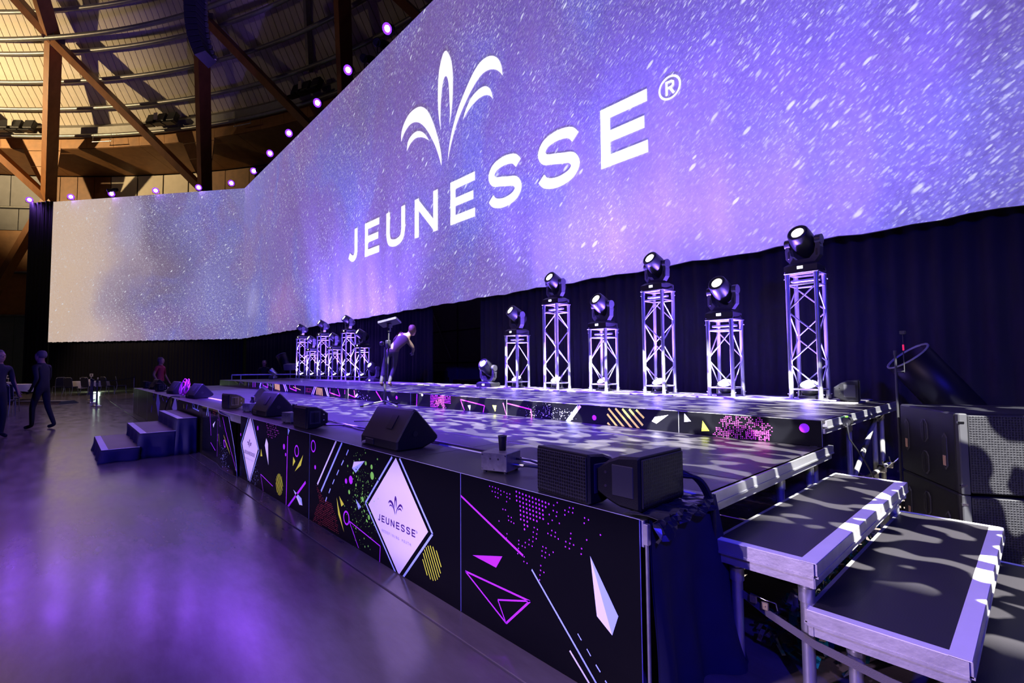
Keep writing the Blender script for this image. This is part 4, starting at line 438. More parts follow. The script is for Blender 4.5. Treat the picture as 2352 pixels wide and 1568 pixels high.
# stroke lettering
def cat(P, closed=False, sub=4):
    o = []; n = len(P)
    for i in range(n-1):
        a, b = P[i], P[i+1]; m0 = P[i-1] if i else a; m1 = P[i+2] if i+2 < n else b
        for k in range(sub):
            t = k/sub; o.append(tuple(.5*(2*a[j]+(-m0[j]+b[j])*t+(2*m0[j]-5*a[j]+4*b[j]-m1[j])*t*t+(-m0[j]+3*a[j]-3*b[j]+m1[j])*t**3) for j in (0, 1)))
    return o+[P[-1]]
CUR = dict(S=[(1, .80), (.86, .94), (.62, 1), (.38, 1), (.13, .93), (.02, .76), (.12, .60), (.38, .53), (.62, .47), (.88, .40), (.99, .23), (.87, .07), (.62, 0), (.37, 0), (.13, .07), (0, .2)],
 J=[(1, 1), (1, .5), (1, .3), (.92, .1), (.66, 0), (.35, .03), (0, .16)], U=[(0, 1), (0, .6), (0, .36), (.1, .1), (.36, 0), (.64, 0), (.9, .1), (1, .36), (1, .6), (1, 1)],
 O=[(.5, 1), (.15, .88), (0, .5), (.15, .12), (.5, 0), (.85, .12), (1, .5), (.85, .88), (.5, 1)], G=[(.95, .8), (.5, 1), (.12, .86), (0, .5), (.12, .14), (.5, 0), (.9, .1), (1, .45), (.6, .45)], D=[(0, 0), (0, 1), (.5, 1), (.9, .85), (1, .5), (.9, .15), (.5, 0), (0, 0)])
STR = dict(E=[[(0, 0), (0, 1)], [(0, 1), (1, 1)], [(0, .5), (.92, .5)], [(0, 0), (1, 0)]], N=[[(0, 0), (0, 1)], [(0, 1), (1, 0)], [(1, 0), (1, 1)]], R=[[(0, 0), (0, 1)], [(0, 1), (.7, 1), (1, .88), (1, .64), (.7, .5), (0, .5)], [(.5, .5), (1, 0)]],
 F=[[(0, 0), (0, 1)], [(0, 1), (1, 1)], [(0, .5), (.9, .5)]], I=[[(.5, 0), (.5, 1)]], Y=[[(0, 1), (.5, .5)], [(1, 1), (.5, .5)], [(.5, .5), (.5, 0)]], T=[[(.5, 0), (.5, 1)], [(0, 1), (1, 1)]], H=[[(0, 0), (0, 1)], [(1, 0), (1, 1)], [(0, .5), (1, .5)]])
def glyph(ch, x, z, w, h, t):
    # quads of a letter drawn with a pen of width t inside the box (x, z, w, h)
    lines = [cat(CUR[ch])] if ch in CUR else STR[ch]; out = []
    fx = lambda p: (x+t/2+p[0]*(w-t), z+t/2+p[1]*(h-t))
    for L in lines:
        P = [Vector(fx(p)) for p in L]; n = len(P); off = []
        e = t/2 if (ch in STR or ch in 'JU') else 0
        if e:
            closed_ends = [(P[0]-P[1]).normalized()*e, (P[-1]-P[-2]).normalized()*e]; vert = lambda q: True
            if ch != 'N' or L[0][0] == L[1][0]: P[0] = P[0]+closed_ends[0]; P[-1] = P[-1]+closed_ends[1]
            if ch == 'J': P[-1] = P[-1]-closed_ends[1]
        for i in range(n):
            d0 = (P[i]-P[i-1]).normalized() if i else (P[1]-P[0]).normalized(); d1 = (P[i+1]-P[i]).normalized() if i < n-1 else d0
            nn = Vector((-(d0+d1).y, (d0+d1).x)); nn.normalize(); c = max(.5, nn.dot(Vector((-d0.y, d0.x)))); off.append(nn*(t/2/c))
        for i in range(n-1): out.append([P[i]+off[i], P[i+1]+off[i+1], P[i+1]-off[i+1], P[i]-off[i]])
    return out
def flat(polys, Y, th=.004, map_=None):
    mb = MB(); f = map_ or (lambda x, z: (x, Y, z))
    for q in polys:
        a = sum(q[i][0]*q[(i+1) % len(q)][1]-q[(i+1) % len(q)][0]*q[i][1] for i in range(len(q)))
        q = list(q) if a > 0 else list(q)[::-1]
        mb.add([f(p[0], p[1]) for p in q], [tuple(range(len(q)))])
    return mb
for k, nm in (('c', 'middle_petal'), ('rb', 'long_petal'), ('rs', 'short_petal'), ('lb', 'long_petal'), ('ls', 'short_petal')): ob(nm, flat(parse(LEAF[k]), SY-.012), scr, mats=LOGOW)
LET = [('J', -17.07, .78), ('E', -15.70, 1.03), ('U', -14.18, 1.17), ('N', -12.45, 1.21), ('E', -10.63, 1.06), ('S', -9.05, 1.2), ('S', -7.35, 1.2), ('E', -5.63, 1.03)]
for ch, x, wd_ in LET: ob('letter', flat(glyph(ch, x, 5.22 if ch != 'S' else 5.19, wd_, 1.16 if ch != 'S' else 1.21, .225), SY-.012), scr, mats=LOGOW)
def ringpoly(c, r, w_, n=28): return [[(c[0]+q*math.cos(t), c[1]+q*math.sin(t)) for q, t in ((r, a), (r, a+2*PI/n), (r-w_, a+2*PI/n), (r-w_, a))] for a in arc(n)]
ob('registered_mark', flat(ringpoly((-4.157, 6.205), .212, .035)+glyph('R', -4.235, 6.08, .165, .25, .042), SY-.012), scr, mats=LOGOW)

# ================================================================ CURTAINS
def curtain(name, label, p, q, z0, z1, m, amp=.06, wav=.22, ztop=.025, n=None, seed=1):
    p, q = Vector(p), Vector(q); L = (q-p).length; d = (q-p)/L; nn = Vector((-d.y, d.x)); n = n or int(L/.05); rnd = random.Random(seed); mb = MB(); rows = 3
    ph = [rnd.uniform(0, 6) for _ in range(4)]; top = 0
    for th in (0, .012):
        for k in range(n+1):
            s = L*k/n; wv = amp*(math.sin(2*PI*s/wav+ph[0]+.8*math.sin(s*1.3+ph[1]))*.7+.3*math.sin(2*PI*s/(wav*2.7)+ph[2])); zt = z1+ztop*(math.sin(s*5.1+ph[3])+.6*math.sin(s*11+ph[1]))
            for r in range(rows+1):
                f = r/rows; a = p+d*s+nn*(wv*(1-.35*f)+th); mb.v.append((a.x, a.y, z0+(zt-z0)*f))
    c = rows+1; N = (n+1)*c
    for k in range(n):
        for r in range(rows): i = k*c+r; mb.f += [(i, i+c, i+c+1, i+1), (N+i+1, N+i+c+1, N+i+c, N+i)]
        i = k*c+rows; mb.f.append((i, i+c, N+i+c, N+i))
    mb.m = [0]*len(mb.f); mb.sm = [True]*len(mb.f)
    return tag(ob(name, mb, mats=m), label, 'curtain')
curtain('masking_curtain', 'black pleated curtain behind the right truss towers, right of the gap', (9.8, 7.75), (-9.55, 7.75), 0, 3.4, DRAPEB, seed=3)
curtain('masking_curtain', 'black pleated curtain behind the left truss towers and tablet stand', (-11.75, 7.75), (-31.0, 7.75), 0, 3.4, DRAPEB, seed=5)
w0 = CRN-WN*.16; w1 = w0+WD*(WL+.1)
curtain('masking_curtain', 'black curtain hanging under the tan end of the screen behind the dining table', (w0.x, w0.y), (w1.x, w1.y), .30, 3.4, DRAPE, seed=7)
w2 = CRN+WD*WL; w3 = w2+WD*1.75
curtain('side_drape', 'tall black drape closing off the left end of the screen', (w2.x, w2.y), (w3.x, w3.y), 0, 12.05, DRAPE, amp=.05, wav=.3, seed=9)
# ================================================================ STAGE
XR, XL = -1.13, -20.4
ORD = ['', 'first', 'second', 'third', 'fourth', 'fifth', 'sixth', 'seventh', 'eighth', 'ninth', 'tenth', 'eleventh', 'twelfth']
def deck(parent, x0, x1, y0, y1, z, th=.02, g=.003):
    return ob('deck_board', MB().rbox((x0+g, y0+g, z-th), (x1-g, y1-g, z), .002), parent, mats=DECK)
def leg(parent, x, y, z0, z1, m=ALUD, r=.024):
    o = ob('leg', MB().cyl((x, y, z0), (x, y, z1), r, 12).cyl((x, y, z1-.10), (x, y, z1-.04), r*1.25, 12), parent, mats=m)
    ob('rubber_foot', MB().cyl((x, y, z0), (x, y, z0+.03), r*1.2, 12), o, mats=RUBBER); return o
def edge_profile(mb, p, q, z, out, h=.1):
    # two-step aluminium rim between p and q, facing direction out
    p, q, out = Vector(p), Vector(q), Vector(out); 
    for (a, b, o0) in ((0, .055, .010), (.055, h, -.004), (.05, .06, .014)):
        P = [p, q, q+out*o0, p+out*o0] if o0 > 0 else [p-out*.02, q-out*.02, q+out*o0, p+out*o0]
        P = [p-out*.02, q-out*.02, q+out*o0, p+out*o0]
        mb.hull([(v.x, v.y, z-a) for v in P]+[(v.x, v.y, z-b) for v in P])
    return mb
low = thing('stage_platform', 'lower front level of the stage, violet lit dark decking with aluminium rim', 'stage', (0, 0, 0))
xs = [XR, -3.05, -5.05, -7.05, -9.05, -11.05, -13.05, -15.05, -17.05, -19.05, XL]
for a, b in zip(xs[1:], xs):
    for y0, y1 in ((2.345, 2.75), (2.75, 3.755), (3.755, 4.24)): deck(low, a, b, y0, y1, .80)
    deck(low, a, b, 1.775, 2.28, .795)
ob('white_edge_strip', MB().rbox((XL, 2.298, .70), (XR, 2.345, .803), .002), low, mats=TAPE)
ob('side_rim', edge_profile(MB(), (XR-.001, 2.325, 0), (XR-.001, 4.40, 0), .8, (1, 0, 0)), low, mats=ALU)
ob('front_rim', MB().rbox((XL, 1.762, .69), (XR, 1.775, .797), .002), low, mats=ALU)
ob('side_rim', edge_profile(MB(), (XL, 4.24, 0), (XL, 1.77, 0), .795, (-1, 0, 0)), low, mats=ALU)
ob('understructure', MB().bb((XL+.1, 1.9, .66), (XR-.12, 4.2, .69)), low, mats=BLKMET)
for x in (-1.22, -3.05, -5.05, -7.05, -9.05): 
    for y in (2.55, 3.55, 4.15): leg(low, x, y, 0, .7)
for x in (-7.6, -8.4): leg(low, x, 2.0, 0, .7)
upp = thing('stage_platform', 'upper rear level of the stage carrying the truss towers and moving lights', 'stage', (0, 0, 0))
for a, b in zip(xs[1:], xs):
    for y0, y1 in ((4.25, 5.25), (5.25, 6.2), (6.2, 6.95)): deck(upp, a, b, y0, y1, 1.0)
ob('side_rim', edge_profile(MB(), (XR-.001, 4.26, 0), (XR-.001, 6.95, 0), 1.0, (1, 0, 0)), upp, mats=ALU)
ob('understructure', MB().bb((XL+.1, 4.4, .87), (XR-.12, 6.9, .90)), upp, mats=BLKMET)
for i in range(9):
    x1 = -1.35-2.1*i
    ob('ply_strip', MB().rbox((x1-2.05, 6.14, 1.0), (x1, 6.93, 1.014), .002), upp, mats=mat('grey_ply', (.20, .19, .20), .4, var=.2))  # plain grey ply, same colour under any lamp
for y in (5.5, 6.52, 6.88): leg(upp, -1.27, y, 0, .9)
leg(upp, -1.27, 4.45, 0, .9)
ob('brace', MB().cyl((-1.25, 5.42, .30), (-1.25, 6.45, .82), .022, 10), upp, mats=ALUD)
ob('brace', MB().cyl((-1.25, 4.5, .92), (-1.25, 6.5, .86), .022, 10), upp, mats=ALUD)
ob('ledger_tube', MB().cyl((-1.22, 4.6, .30), (-1.22, 6.9, .30), .024, 10), upp, mats=ALUD)
for y in (5.3, 5.5, 6.52, 6.86):
    c = MB().rbox((-1.25, y-.05, .26), (-1.17, y+.05, .34), .012).cyl((-1.17, y, .32), (-1.13, y+.03, .37), .008, 6).cyl((-1.2, y-.03, .34), (-1.2, y-.06, .39), .007, 6)
    ob('clamp', c, upp, mats=CHROME)
ob('clamp', MB().rbox((-1.3, 6.46, .80), (-1.22, 6.56, .87), .012).cyl((-1.22, 6.5, .83), (-1.18, 6.5, .88), .007, 6), upp, mats=CHROME)
# coiled adapter and cable on the upper rim
ad = thing('power_adapter', 'small black adapter with green light hanging on the upper stage rim', 'adapter', (-1.10, 4.72, .93))
ob('body', MB().cyl((0, -.05, .03), (0, .05, .03), .036, 12), ad, mats=BLACK)
ob('indicator', MB().cyl((.0, -.02, .065), (.0, .01, .067), .008, 8), ad, mats=mat('green_indicator', (.1, 1, .05), .3, var=0, emit=3, ecol=(.2, 1, .05, 1)))
ob('cable', MB().tube([(.01, -.05, .02), (.03, -.08, -.1), (.05, .25, -.3), (.06, .62, -.55), (.05, .75, -.8)], .006), ad, mats=BLACK)
# rail at the far left end of the upper level
rl = thing('stage_rail', 'low white tubular rail at the far end of the upper stage', 'rail', (0, 0, 0))
ob('top_bar', MB().cyl((-20.33, 4.6, 1.17), (-19.6, 6.9, 1.17), .025, 8), rl, mats=ALU)
for q in ((-20.33, 4.6), (-20.24, 4.88), (-19.6, 6.9)): ob('post', MB().cyl((q[0], q[1], 1.001), (q[0], q[1], 1.17), .022, 8), rl, mats=ALU)

# ---- printed fascia boards
def circ(x, z, r, n): return [(x+r*math.cos(t), z+r*math.sin(t)) for t in arc(n)]
def prints(src):
    for c, s in src.items():
        for q in s.split('|'):
            if ' ' in q: yield c, [tuple(int(a)/1000 for a in p.split(',')) for p in q.split(' ')], 0
            else:
                v = [int(a) for a in q.split(',')]; x, z, r = v[0]/1000, v[1]/1000, v[2]/10000
                if len(v) == 3: yield c, circ(x, z, r, 6 if r < .007 else 14), 1 if r < .0085 else 0
                else: yield c, ringpoly((x, z), r, v[3]/10000, 20), 2
def clipz(q, lo, hi):
    for k, lim, sg in ((1, lo, 1), (1, hi, -1)):
        out = []
        for i in range(len(q)):
            a, b = q[i-1], q[i]; ia, ib = (a[k]-lim)*sg >= 0, (b[k]-lim)*sg >= 0
            if ia != ib: t = (lim-a[k])/(b[k]-a[k]); out.append((a[0]+(b[0]-a[0])*t, lim))
            if ib: out.append(b)
        q = out
        if len(q) < 3: return []
    return q
PNAME = dict(pu='purple_print', pk='magenta_print', wh='white_print', lb='sky_blue_print', ye='yellow_print', gr='green_splatter', rd='red_halftone', lav='diamond_sign')
LOWL = [(-1.14, -2.36, 'black board at the stage corner printed with a purple dot cluster and white spike'), (-2.36, -4.76, 'black printed board with the large white diamond sign and green splatter'), (-4.76, -7.22, 'black printed board with a narrow white diamond and striped yellow circle'),
 (-7.25, -9.72, 'bowed black printed board slipping off the stage beside the steps'), (-9.72, -12.1, 'printed board behind the top step with outlined blue shapes'), (-12.1, -14.5, 'dark printed board just beyond the draped steps'), (-14.5, -16.9, 'printed board with a diamond sign under the pink cable coil end'), (-16.9, -19.3, 'printed board next to last along the far stage front'), (-19.3, -20.45, 'last narrow printed board at the far end of the stage front')]
def fascia(i, x0, x1, label, Y, z0, z1, src, grp, bend=None):
    t = thing('fascia_board', label, 'fascia board', (0, 0, 0), group=grp)
    f = bend or (lambda x, z, o=0: (x, Y-o, z))
    nx, nz = (16, 8) if bend else (2, 1)
    mb = MB(); a, b = x0-.003, x1+.003
    for o in (.006, 0):
        for k in range(nx+1):
            for r in range(nz+1): mb.v.append(f(b+(a-b)*k/nx, z0+(z1-z0)*r/nz, o))
    c = nz+1; N = (nx+1)*c
    for k in range(nx):
        for r in range(nz):
            j = k*c+r; mb.f += [(j, j+c, j+c+1, j+1), (N+j+1, N+j+c+1, N+j+c, N+j)]; mb.m += [0, 0]
    for k in range(nx): j = k*c; mb.f += [(j, N+j, N+j+c, j+c), (j+nz, j+c+nz, N+j+c+nz, N+j+nz)]; mb.m += [1, 1]
    for r in range(nz): j = r; q = nx*c+r; mb.f += [(j, j+1, N+j+1, N+j), (q, N+q, N+q+1, q+1)]; mb.m += [1, 1]
    mb.sm = [bool(bend)]*len(mb.f)
    ob('board', mb, t, mats=[PANEL, CORE])
    small = {}
    for cc, q, kind in src:
        pts = sum(q, []) if kind == 2 else q; mx = sum(p[0] for p in pts)/len(pts)
        if not (x1 < mx <= x0): continue
        fit = lambda q: clipz([(min(max(p[0], x1+.004), x0-.004), p[1]) for p in q], z0+.002, z1-.003)
        qs = [r for r in map(fit, q if kind == 2 else [q]) if r]
        if not qs: continue
        if kind == 1: small.setdefault(cc, []).extend(qs); continue
        ob(PNAME[cc], flat(qs, 0, map_=lambda x, z: f(x, z, .0078 if cc == 'lav' else .0085)), t, mats=PRM[cc])
    for cc, qs in small.items():
        o = ob(PNAME[cc].split('_print')[0]+'_speckle', flat(qs, 0, map_=lambda x, z: f(x, z, .0085)), t, mats=PRM[cc]); o['kind'] = 'stuff'
    return t
def bow(x, z, o=0):
    s = max(0, (x+7.25)/-2.47); k = max(0, 1-s*2); zz = z/.8
    return (x-.60*k*zz**1.4, 1.752-.04*math.sin(PI*min(1, s*2))-.02*k*(1-zz)-o, z*(1-.07*k))
lowsrc = list(prints(PRINT_LOW)); upsrc = list(prints(PRINT_UP)); fas = []
for i, (a, b, lab) in enumerate(LOWL): fas.append(fascia(i, a, b, lab, 1.756, .004, .802, lowsrc, 'printed boards along the lower stage front', bow if i == 3 else None))
UPL = [(-1.15, -2.32, 'low black board at the right corner of the upper level with pink dot cluster'), (-2.32, -4.72, 'low board on the upper level with yellow stripes and white shard'), (-4.72, -7.1, 'low board on the upper level with pink dot block and vertical purple bar'), (-7.1, -9.5, 'low board on the upper level behind the tablet stand'), (-9.5, -11.9, 'low board on the upper level with two pink outlined boxes'), (-11.9, -14.3, 'low board on the upper level with yellow stripe block between white lines'), (-14.3, -16.7, 'low board on the upper level with pink box and yellow line'), (-16.7, -19.1, 'low board next to last toward the far end of the upper level'), (-19.1, -20.45, 'last low board at the far end of the upper level')]
for i, (a, b, lab) in enumerate(UPL): fascia(i, a, b, lab, 4.25, .802, .998, upsrc, 'printed boards along the upper stage front')
# small emblem and words on the diamond signs
def small_logo(t, xc, k, ztop, Y, tagline):
    fx = lambda x, z: (xc+(x+10.83)*k, Y, ztop+(z-6.4)*k)
    for q in LEAF: ob('petal', flat(parse(LEAF[q]), 0, map_=lambda x, z: (xc+(x+10.83)*k, Y, ztop+(z-6.0)*k)), t, mats=PRM['nav'])
    for ch, x, w_ in LET: ob('letter', flat(glyph(ch, x, 5.22, w_, 1.16, .2), 0, map_=fx), t, mats=PRM['nav'])
    ob('registered_mark', flat(ringpoly((-4.16, 6.2), .2, .05, 12), 0, map_=fx), t, mats=PRM['nav'])
    tl = []; x = -15.6
    for ch in 'REDEFINING YOUTH':
        if ch != ' ': tl += glyph(ch, x, 3.55, .36, .46, .055)
        x += .62
    o = ob('tagline', flat(tl, 0, map_=fx), t, mats=PRM['gy']); o['kind'] = 'stuff'
small_logo(fas[1], -3.12, .0416, .352, 1.7465, True)
small_logo(fas[2], -6.775, .0372, .388, 1.7465, True)

# ---- end drape, corner post and plastic at the right end of the apron
dr = MB(); nx, nz = 26, 10
for th in (0, .008):
    for k in range(nx+1):
        s = k/nx; y = 1.79+.58*s
        for r in range(nz+1):
            z = .79*(1-r/nz) if r else .80; f = 1-z/.8
            x = XR+.012+.03*math.sin(s*17)*f+.035*math.sin(s*7+1)*(.3+f)*.6+.10*f*s*s+.02*math.sin(z*6+s*3)*f; dr.v.append((x-th, y+.10*f*s, max(z, .003)))
c = nz+1; N = (nx+1)*c
for k in range(nx):
    for r in range(nz): i = k*c+r; dr.f += [(i, i+1, i+c+1, i+c), (N+i, N+i+c, N+i+c+1, N+i+1)]
dr.m = [0]*len(dr.f); dr.sm = [True]*len(dr.f)
tag(ob('stage_end_drape', dr, mats=NAVYD), 'dark blue drape hanging down the right end of the stage front', 'drape')
post = thing('corner_post', 'slim blue lit metal post behind the corner of the printed boards', 'post', (-1.122, 1.772, 0))
ob('tube', MB().cyl((0, 0, .02), (0, 0, .74), .008, 8), post, mats=STEEL); ob('bracket', MB().rbox((-.012, -.012, .70), (.012, .012, .785), .003), post, mats=ALU); ob('base', MB().rbox((-.015, -.015, 0), (.015, .015, .02), .003), post, mats=STEEL)
rnd = random.Random(3); pl = MB(); nx, nz = 30, 9
for k in range(nx+1):
    for r in range(nz+1):
        s, f = k/nx, r/nz; y = 1.775+.50*s
        drop = (.085+.02*math.sin(s*9)-.05*s); 
        x = XR-.10+.17*min(1, f*2)+rnd.uniform(-.007, .009)+(.02 if f > .5 else 0); z = .802+(.006*math.sin(s*30+f*5)+rnd.uniform(0, .008))*(1 if f <= .5 else 0)-max(0, (f-.5)*2)*drop; x = x if f <= .5 else XR+.045+.018*math.sin(s*24+f*9)+rnd.uniform(-.006, .008)
        pl.v.append((x, y+rnd.uniform(-.004, .004), z))
c = nz+1; pl.f = [(k*c+r, (k+1)*c+r, (k+1)*c+r+1, k*c+r+1) for k in range(nx) for r in range(nz)]; pl.m = [0]*len(pl.f); pl.sm = [False]*len(pl.f)
plo = tag(ob('plastic_sheet', pl, mats=mat('black_plastic_film', (.03, .03, .032), .25, var=.1)), 'crumpled black plastic sheet under the corner speaker', 'plastic sheet')
md = plo.modifiers.new('thickness', 'SOLIDIFY'); md.thickness = .002

# ---- portable steps (decks with tape on two edges)
def step(label, x0, x1, y0, y1, z, tape, legs, group, skirt=None):
    Tn, Te = (.075, .022) if skirt else (.034, .055)
    t = thing('stage_step', label, 'step', ((x0+x1)/2, (y0+y1)/2, 0), group=group); X, Y = (x1-x0)/2, (y1-y0)/2
    ob('deck_board', MB().rbox((-X+.006, -Y+.006, z-.02), (X-.006, Y-.006, z), .002), t, mats=DECK)
    rim = MB()
    for p, q, o in (((-X, -Y), (X, -Y), (0, -1)), ((X, -Y), (X, Y), (1, 0)), ((X, Y), (-X, Y), (0, 1)), ((-X, Y), (-X, -Y), (-1, 0))): edge_profile(rim, p+(0,), q+(0,), z-.001, o+(0,), .105)
    ob('rim', rim, t, mats=ALUD if not skirt else DRAPE)
    T = .055
    for e in tape:
        lo, hi = dict(n=((-X, -Y-.008, z-.001), (X-Te, -Y+Tn, z+.002)), e=((X-Te, -Y-.008, z), (X+.008, Y, z+.0025)), s=((-X, Y-T*.5, z), (X-T, Y, z+.002)), w=((-X, -Y, z), (-X+T, Y, z+.002)))[e]
        ob('edge_tape', MB().bb(lo, hi), t, mats=TAPE)
    for (lx, ly) in legs: leg(t, lx*(X-.06), ly*(Y-.09), 0, z-.1, ALU, .026)
    return t
G = 'aluminium steps at the right end of the stage'
step('aluminium stage step nearest the stage side, highest of the right steps', -1.10, -.68, 2.33, 4.345, .6, 'nes', ((1, -1), (1, 1), (-1, -1), (-1, 1)), G)
step('aluminium stage step in the middle at the right, wide white tape on its edge', -.715, -.215, 2.34, 4.345, .4, 'nes', ((-.55, -1), (1, -1), (1, 1), (-1, 1)), G)
step('lowest aluminium step at the right edge of the photo', -.245, .255, 2.40, 4.32, .2, 'nes', ((1, -1), (1, 1), (-1, 1)), G)
G = 'draped steps at the left of the stage front'
def draped(label, x0, x1, y0, y1, z, seed):
    t = step(label, x0, x1, y0, y1, z, 'ne', (), G, skirt=True); X, Y = (x1-x0)/2, (y1-y0)/2; rnd = random.Random(seed)
    per = [(-X, Y)]+[(-X, -Y)]+[(X, -Y), (X, Y)]; mb = MB(); ring = []
    for (a, b) in zip(per, per[1:]):
        n = 30 if a[0] != b[0] else 12
        for k in range(n): s = k/n; ring.append((a[0]+(b[0]-a[0])*s, a[1]+(b[1]-a[1])*s, (a[1]-b[1], b[0]-a[0])))
    ring.append((per[-1][0], per[-1][1], (1, 0)))
    nr = 6
    for k, (x, y, nn) in enumerate(ring):
        l = math.hypot(*nn) or 1; ph = rnd.uniform(-1, 1)
        for r in range(nr+1):
            f = r/nr; o = .016+f*(.02+.028*math.sin(k*.75+seed)+.01*ph); mb.v.append((x-nn[0]/l*o*-1 if False else x+(1 if x >= X-.001 else (-1 if x <= -X+.001 else 0))*o, y-(o if y <= -Y+.001 else 0), (z-.012)*(1-f)+.003))
    c = nr+1; mb.f = [(k*c+r, k*c+r+1, (k+1)*c+r+1, (k+1)*c+r) for k in range(len(ring)-1) for r in range(nr)]; mb.m = [0]*len(mb.f); mb.sm = [True]*len(mb.f)
    o = ob('skirt', mb, t, mats=NAVYD); md = o.modifiers.new('thickness', 'SOLIDIFY'); md.thickness = .006
    for sx in (-1, 1):
        for sy in (-1, 1): leg(t, sx*(X-.07), sy*(Y-.07), 0, z-.1)
    return t
draped('lowest blue draped step on the floor at the left of the stage', -11.85, -9.72, .47, .93, .2, 1)
draped('middle blue draped step of the three left of the stage', -11.9, -9.8, .945, 1.42, .4, 2)
draped('highest blue draped step against the printed stage front', -11.9, -9.78, 1.435, 1.70, .6, 3)
# ================================================================ TRUSS TOWERS
def make_truss(H, nseg):
    t = thing('truss_tower', '', 'truss'); a = .155; r = .025; B = .0085
    for sx in (-1, 1):
        for sy in (-1, 1):
            o = ob('leg', MB().cyl((sx*a, sy*a, 0), (sx*a, sy*a, H), r, 12).cyl((sx*a, sy*a, 0), (sx*a, sy*a, .05), r*1.12, 12).cyl((sx*a, sy*a, H-.05), (sx*a, sy*a, H), r*1.12, 12), t, mats=ALU)
            ob('coupling_pin', MB().cyl((sx*(a+r-.005), sy*a, .055), (sx*(a+r+.016), sy*a, .055), .008, 6).cyl((sx*(a+r-.005), sy*a, H-.055), (sx*(a+r+.016), sy*a, H-.055), .008, 6), o, mats=CHROME)
    z0, z1 = .11, H-.13
    for z in (z0, z1):
        for (p, q) in (((-a, -a), (a, -a)), ((a, -a), (a, a)), ((a, a), (-a, a)), ((-a, a), (-a, -a))): ob('rail', MB().cyl(p+(z,), q+(z,), .0105, 8), t, mats=ALU)
    faces = (((-a, -a), (a, -a)), ((a, -a), (a, a)), ((a, a), (-a, a)), ((-a, a), (-a, -a)))
    for i, (p, q) in enumerate(faces):
        for k in range(nseg):
            za, zb = z1-(z1-z0)*k/nseg, z1-(z1-z0)*(k+1)/nseg; A, Bp = (q, p) if k % 2 == 0 else (p, q)
            if i % 2: A, Bp = Bp, A
            ob('brace', MB().cyl(A+(za-.012,), Bp+(zb+.012,), B, 8, cap=False), t, mats=ALU)
    ob('top_plate', MB().rbox((-a-.03, -a-.03, H), (a+.03, a+.03, H+.012), .003), t, mats=ALU)
    ob('cross_bar', MB().rbox((-a, -.04, H-.085), (a, .04, H-.06), .004), t, mats=ALU)
    return t
def make_head():
    t = thing('moving_light', '', 'moving light')
    base = MB().hull([(sx*x, sy*y, z) for (x, y, z) in ((.17, .15, 0), (.18, .16, .02), (.18, .16, .085), (.13, .12, .12)) for sx in (-1, 1) for sy in (-1, 1)])
    b = ob('base', base, t, mats=BLKMET)
    ob('display', MB().rbox((-.035, -.1605, .042), (.03, -.157, .078), .001), b, mats=DISPL)
    ob('display_frame', MB().rbox((-.085, -.1585, .02), (.085, -.15, .095), .004), b, mats=BLACK)
    ob('power_lead', MB().tube([(.14, .1, .06), (.19, .1, .05), (.205, .08, .012), (.19, -.02, .008), (.185, -.12, .008)], .006), b, mats=BLACK)
    yk = thing('yoke', None, None, (0, 0, 0)); yk.parent = t; yk.rotation_euler = (0, 0, math.radians(-7))
    arm = MB()
    # U-shaped fork: outer polygon with rounded inner cut, built of segments
    out = [(-.19, .40), (-.20, .30), (-.195, .20), (-.14, .13), (.14, .13), (.195, .20), (.20, .30), (.19, .40)]
    inn = [(-.145, .42), (-.148, .32), (-.13, .235), (-.075, .175), (.075, .175), (.13, .235), (.148, .32), (.145, .42)]
    for i in range(len(out)-1):
        q = [out[i], out[i+1], inn[i+1], inn[i]]; arm.hull([(x, y, z) for (x, z) in q for y in (-.045, .045)])
    for s in (-1, 1): arm.cyl((s*.142, 0, .39), (s*.205, 0, .39), .062, 14)
    fork = ob('fork', arm, yk, mats=mat('dark_grey_casting', (.045, .045, .05), .38))
    ob('fork_trim', MB().rbox((-.17, -.048, .2), (-.15, -.044, .28), .001).rbox((.15, -.048, .2), (.17, -.044, .28), .001), yk, mats=BLACK)
    hd = MB().lathe([(.0, -.215), (.07, -.21), (.105, -.18), (.125, -.10), (.132, 0), (.128, .09), (.118, .175), (.108, .19), (.09, .19), (.068, .176), (0, .176)], 20)
    h = ob('head', hd, yk, (0, 0, .39), (math.radians(58), 0, 0), BLACK)
    ob('lens', MB().lathe([(.0, .186), (.035, .186), (.068, .178)], 20), yk, (0, 0, .39), (math.radians(58), 0, 0), LENSW)
    return t
def make_uplight():
    t = thing('uplight', '', 'uplight')
    ob('base', MB().rbox((-.1, -.09, 0), (.1, .09, .035), .008), t, mats=BLACK)
    ob('bracket', MB().rbox((-.115, -.02, .02), (-.105, .02, .14), .002).rbox((.105, -.02, .02), (.115, .02, .14), .002).rbox((-.115, -.02, .015), (.115, .02, .025), .002), t, mats=BLKMET)
    r = (math.radians(30), 0, 0)
    ob('housing', MB().lathe([(0, -.07), (.075, -.07), (.1, -.03), (.104, .05), (.098, .06), (.09, .055)], 18), t, (0, 0, .125), r, BLACK)
    mb = MB().lathe([(0, .05), (.092, .05)], 18)
    for k in range(7):
        a = k*PI/3; c = (0, 0) if k == 6 else (.056*math.cos(a), .056*math.sin(a)); mb.lathe([(.024, .05), (.02, .066), (0, .07)], 10, o=(c[0], c[1], 0))
    ob('lens', mb, t, (0, 0, .125), r, LENSU)
    return t
T15, T10, HEAD, UPL_ = make_truss(1.5, 4), make_truss(1.0, 2), make_head(), make_uplight()
used = set()
def place(proto, loc, rz, label, group):
    o = proto if proto.name not in used else copy_tree(proto); used.add(proto.name)
    o.location = loc; o.rotation_euler = (0, 0, rz); o['label'] = label; o['group'] = group; return o
RX = [-1.91, -2.86, -3.84, -4.85, -5.88, -6.91]; LX = [-14.07, -15.05, -16.10, -17.11, -18.12, -19.17]
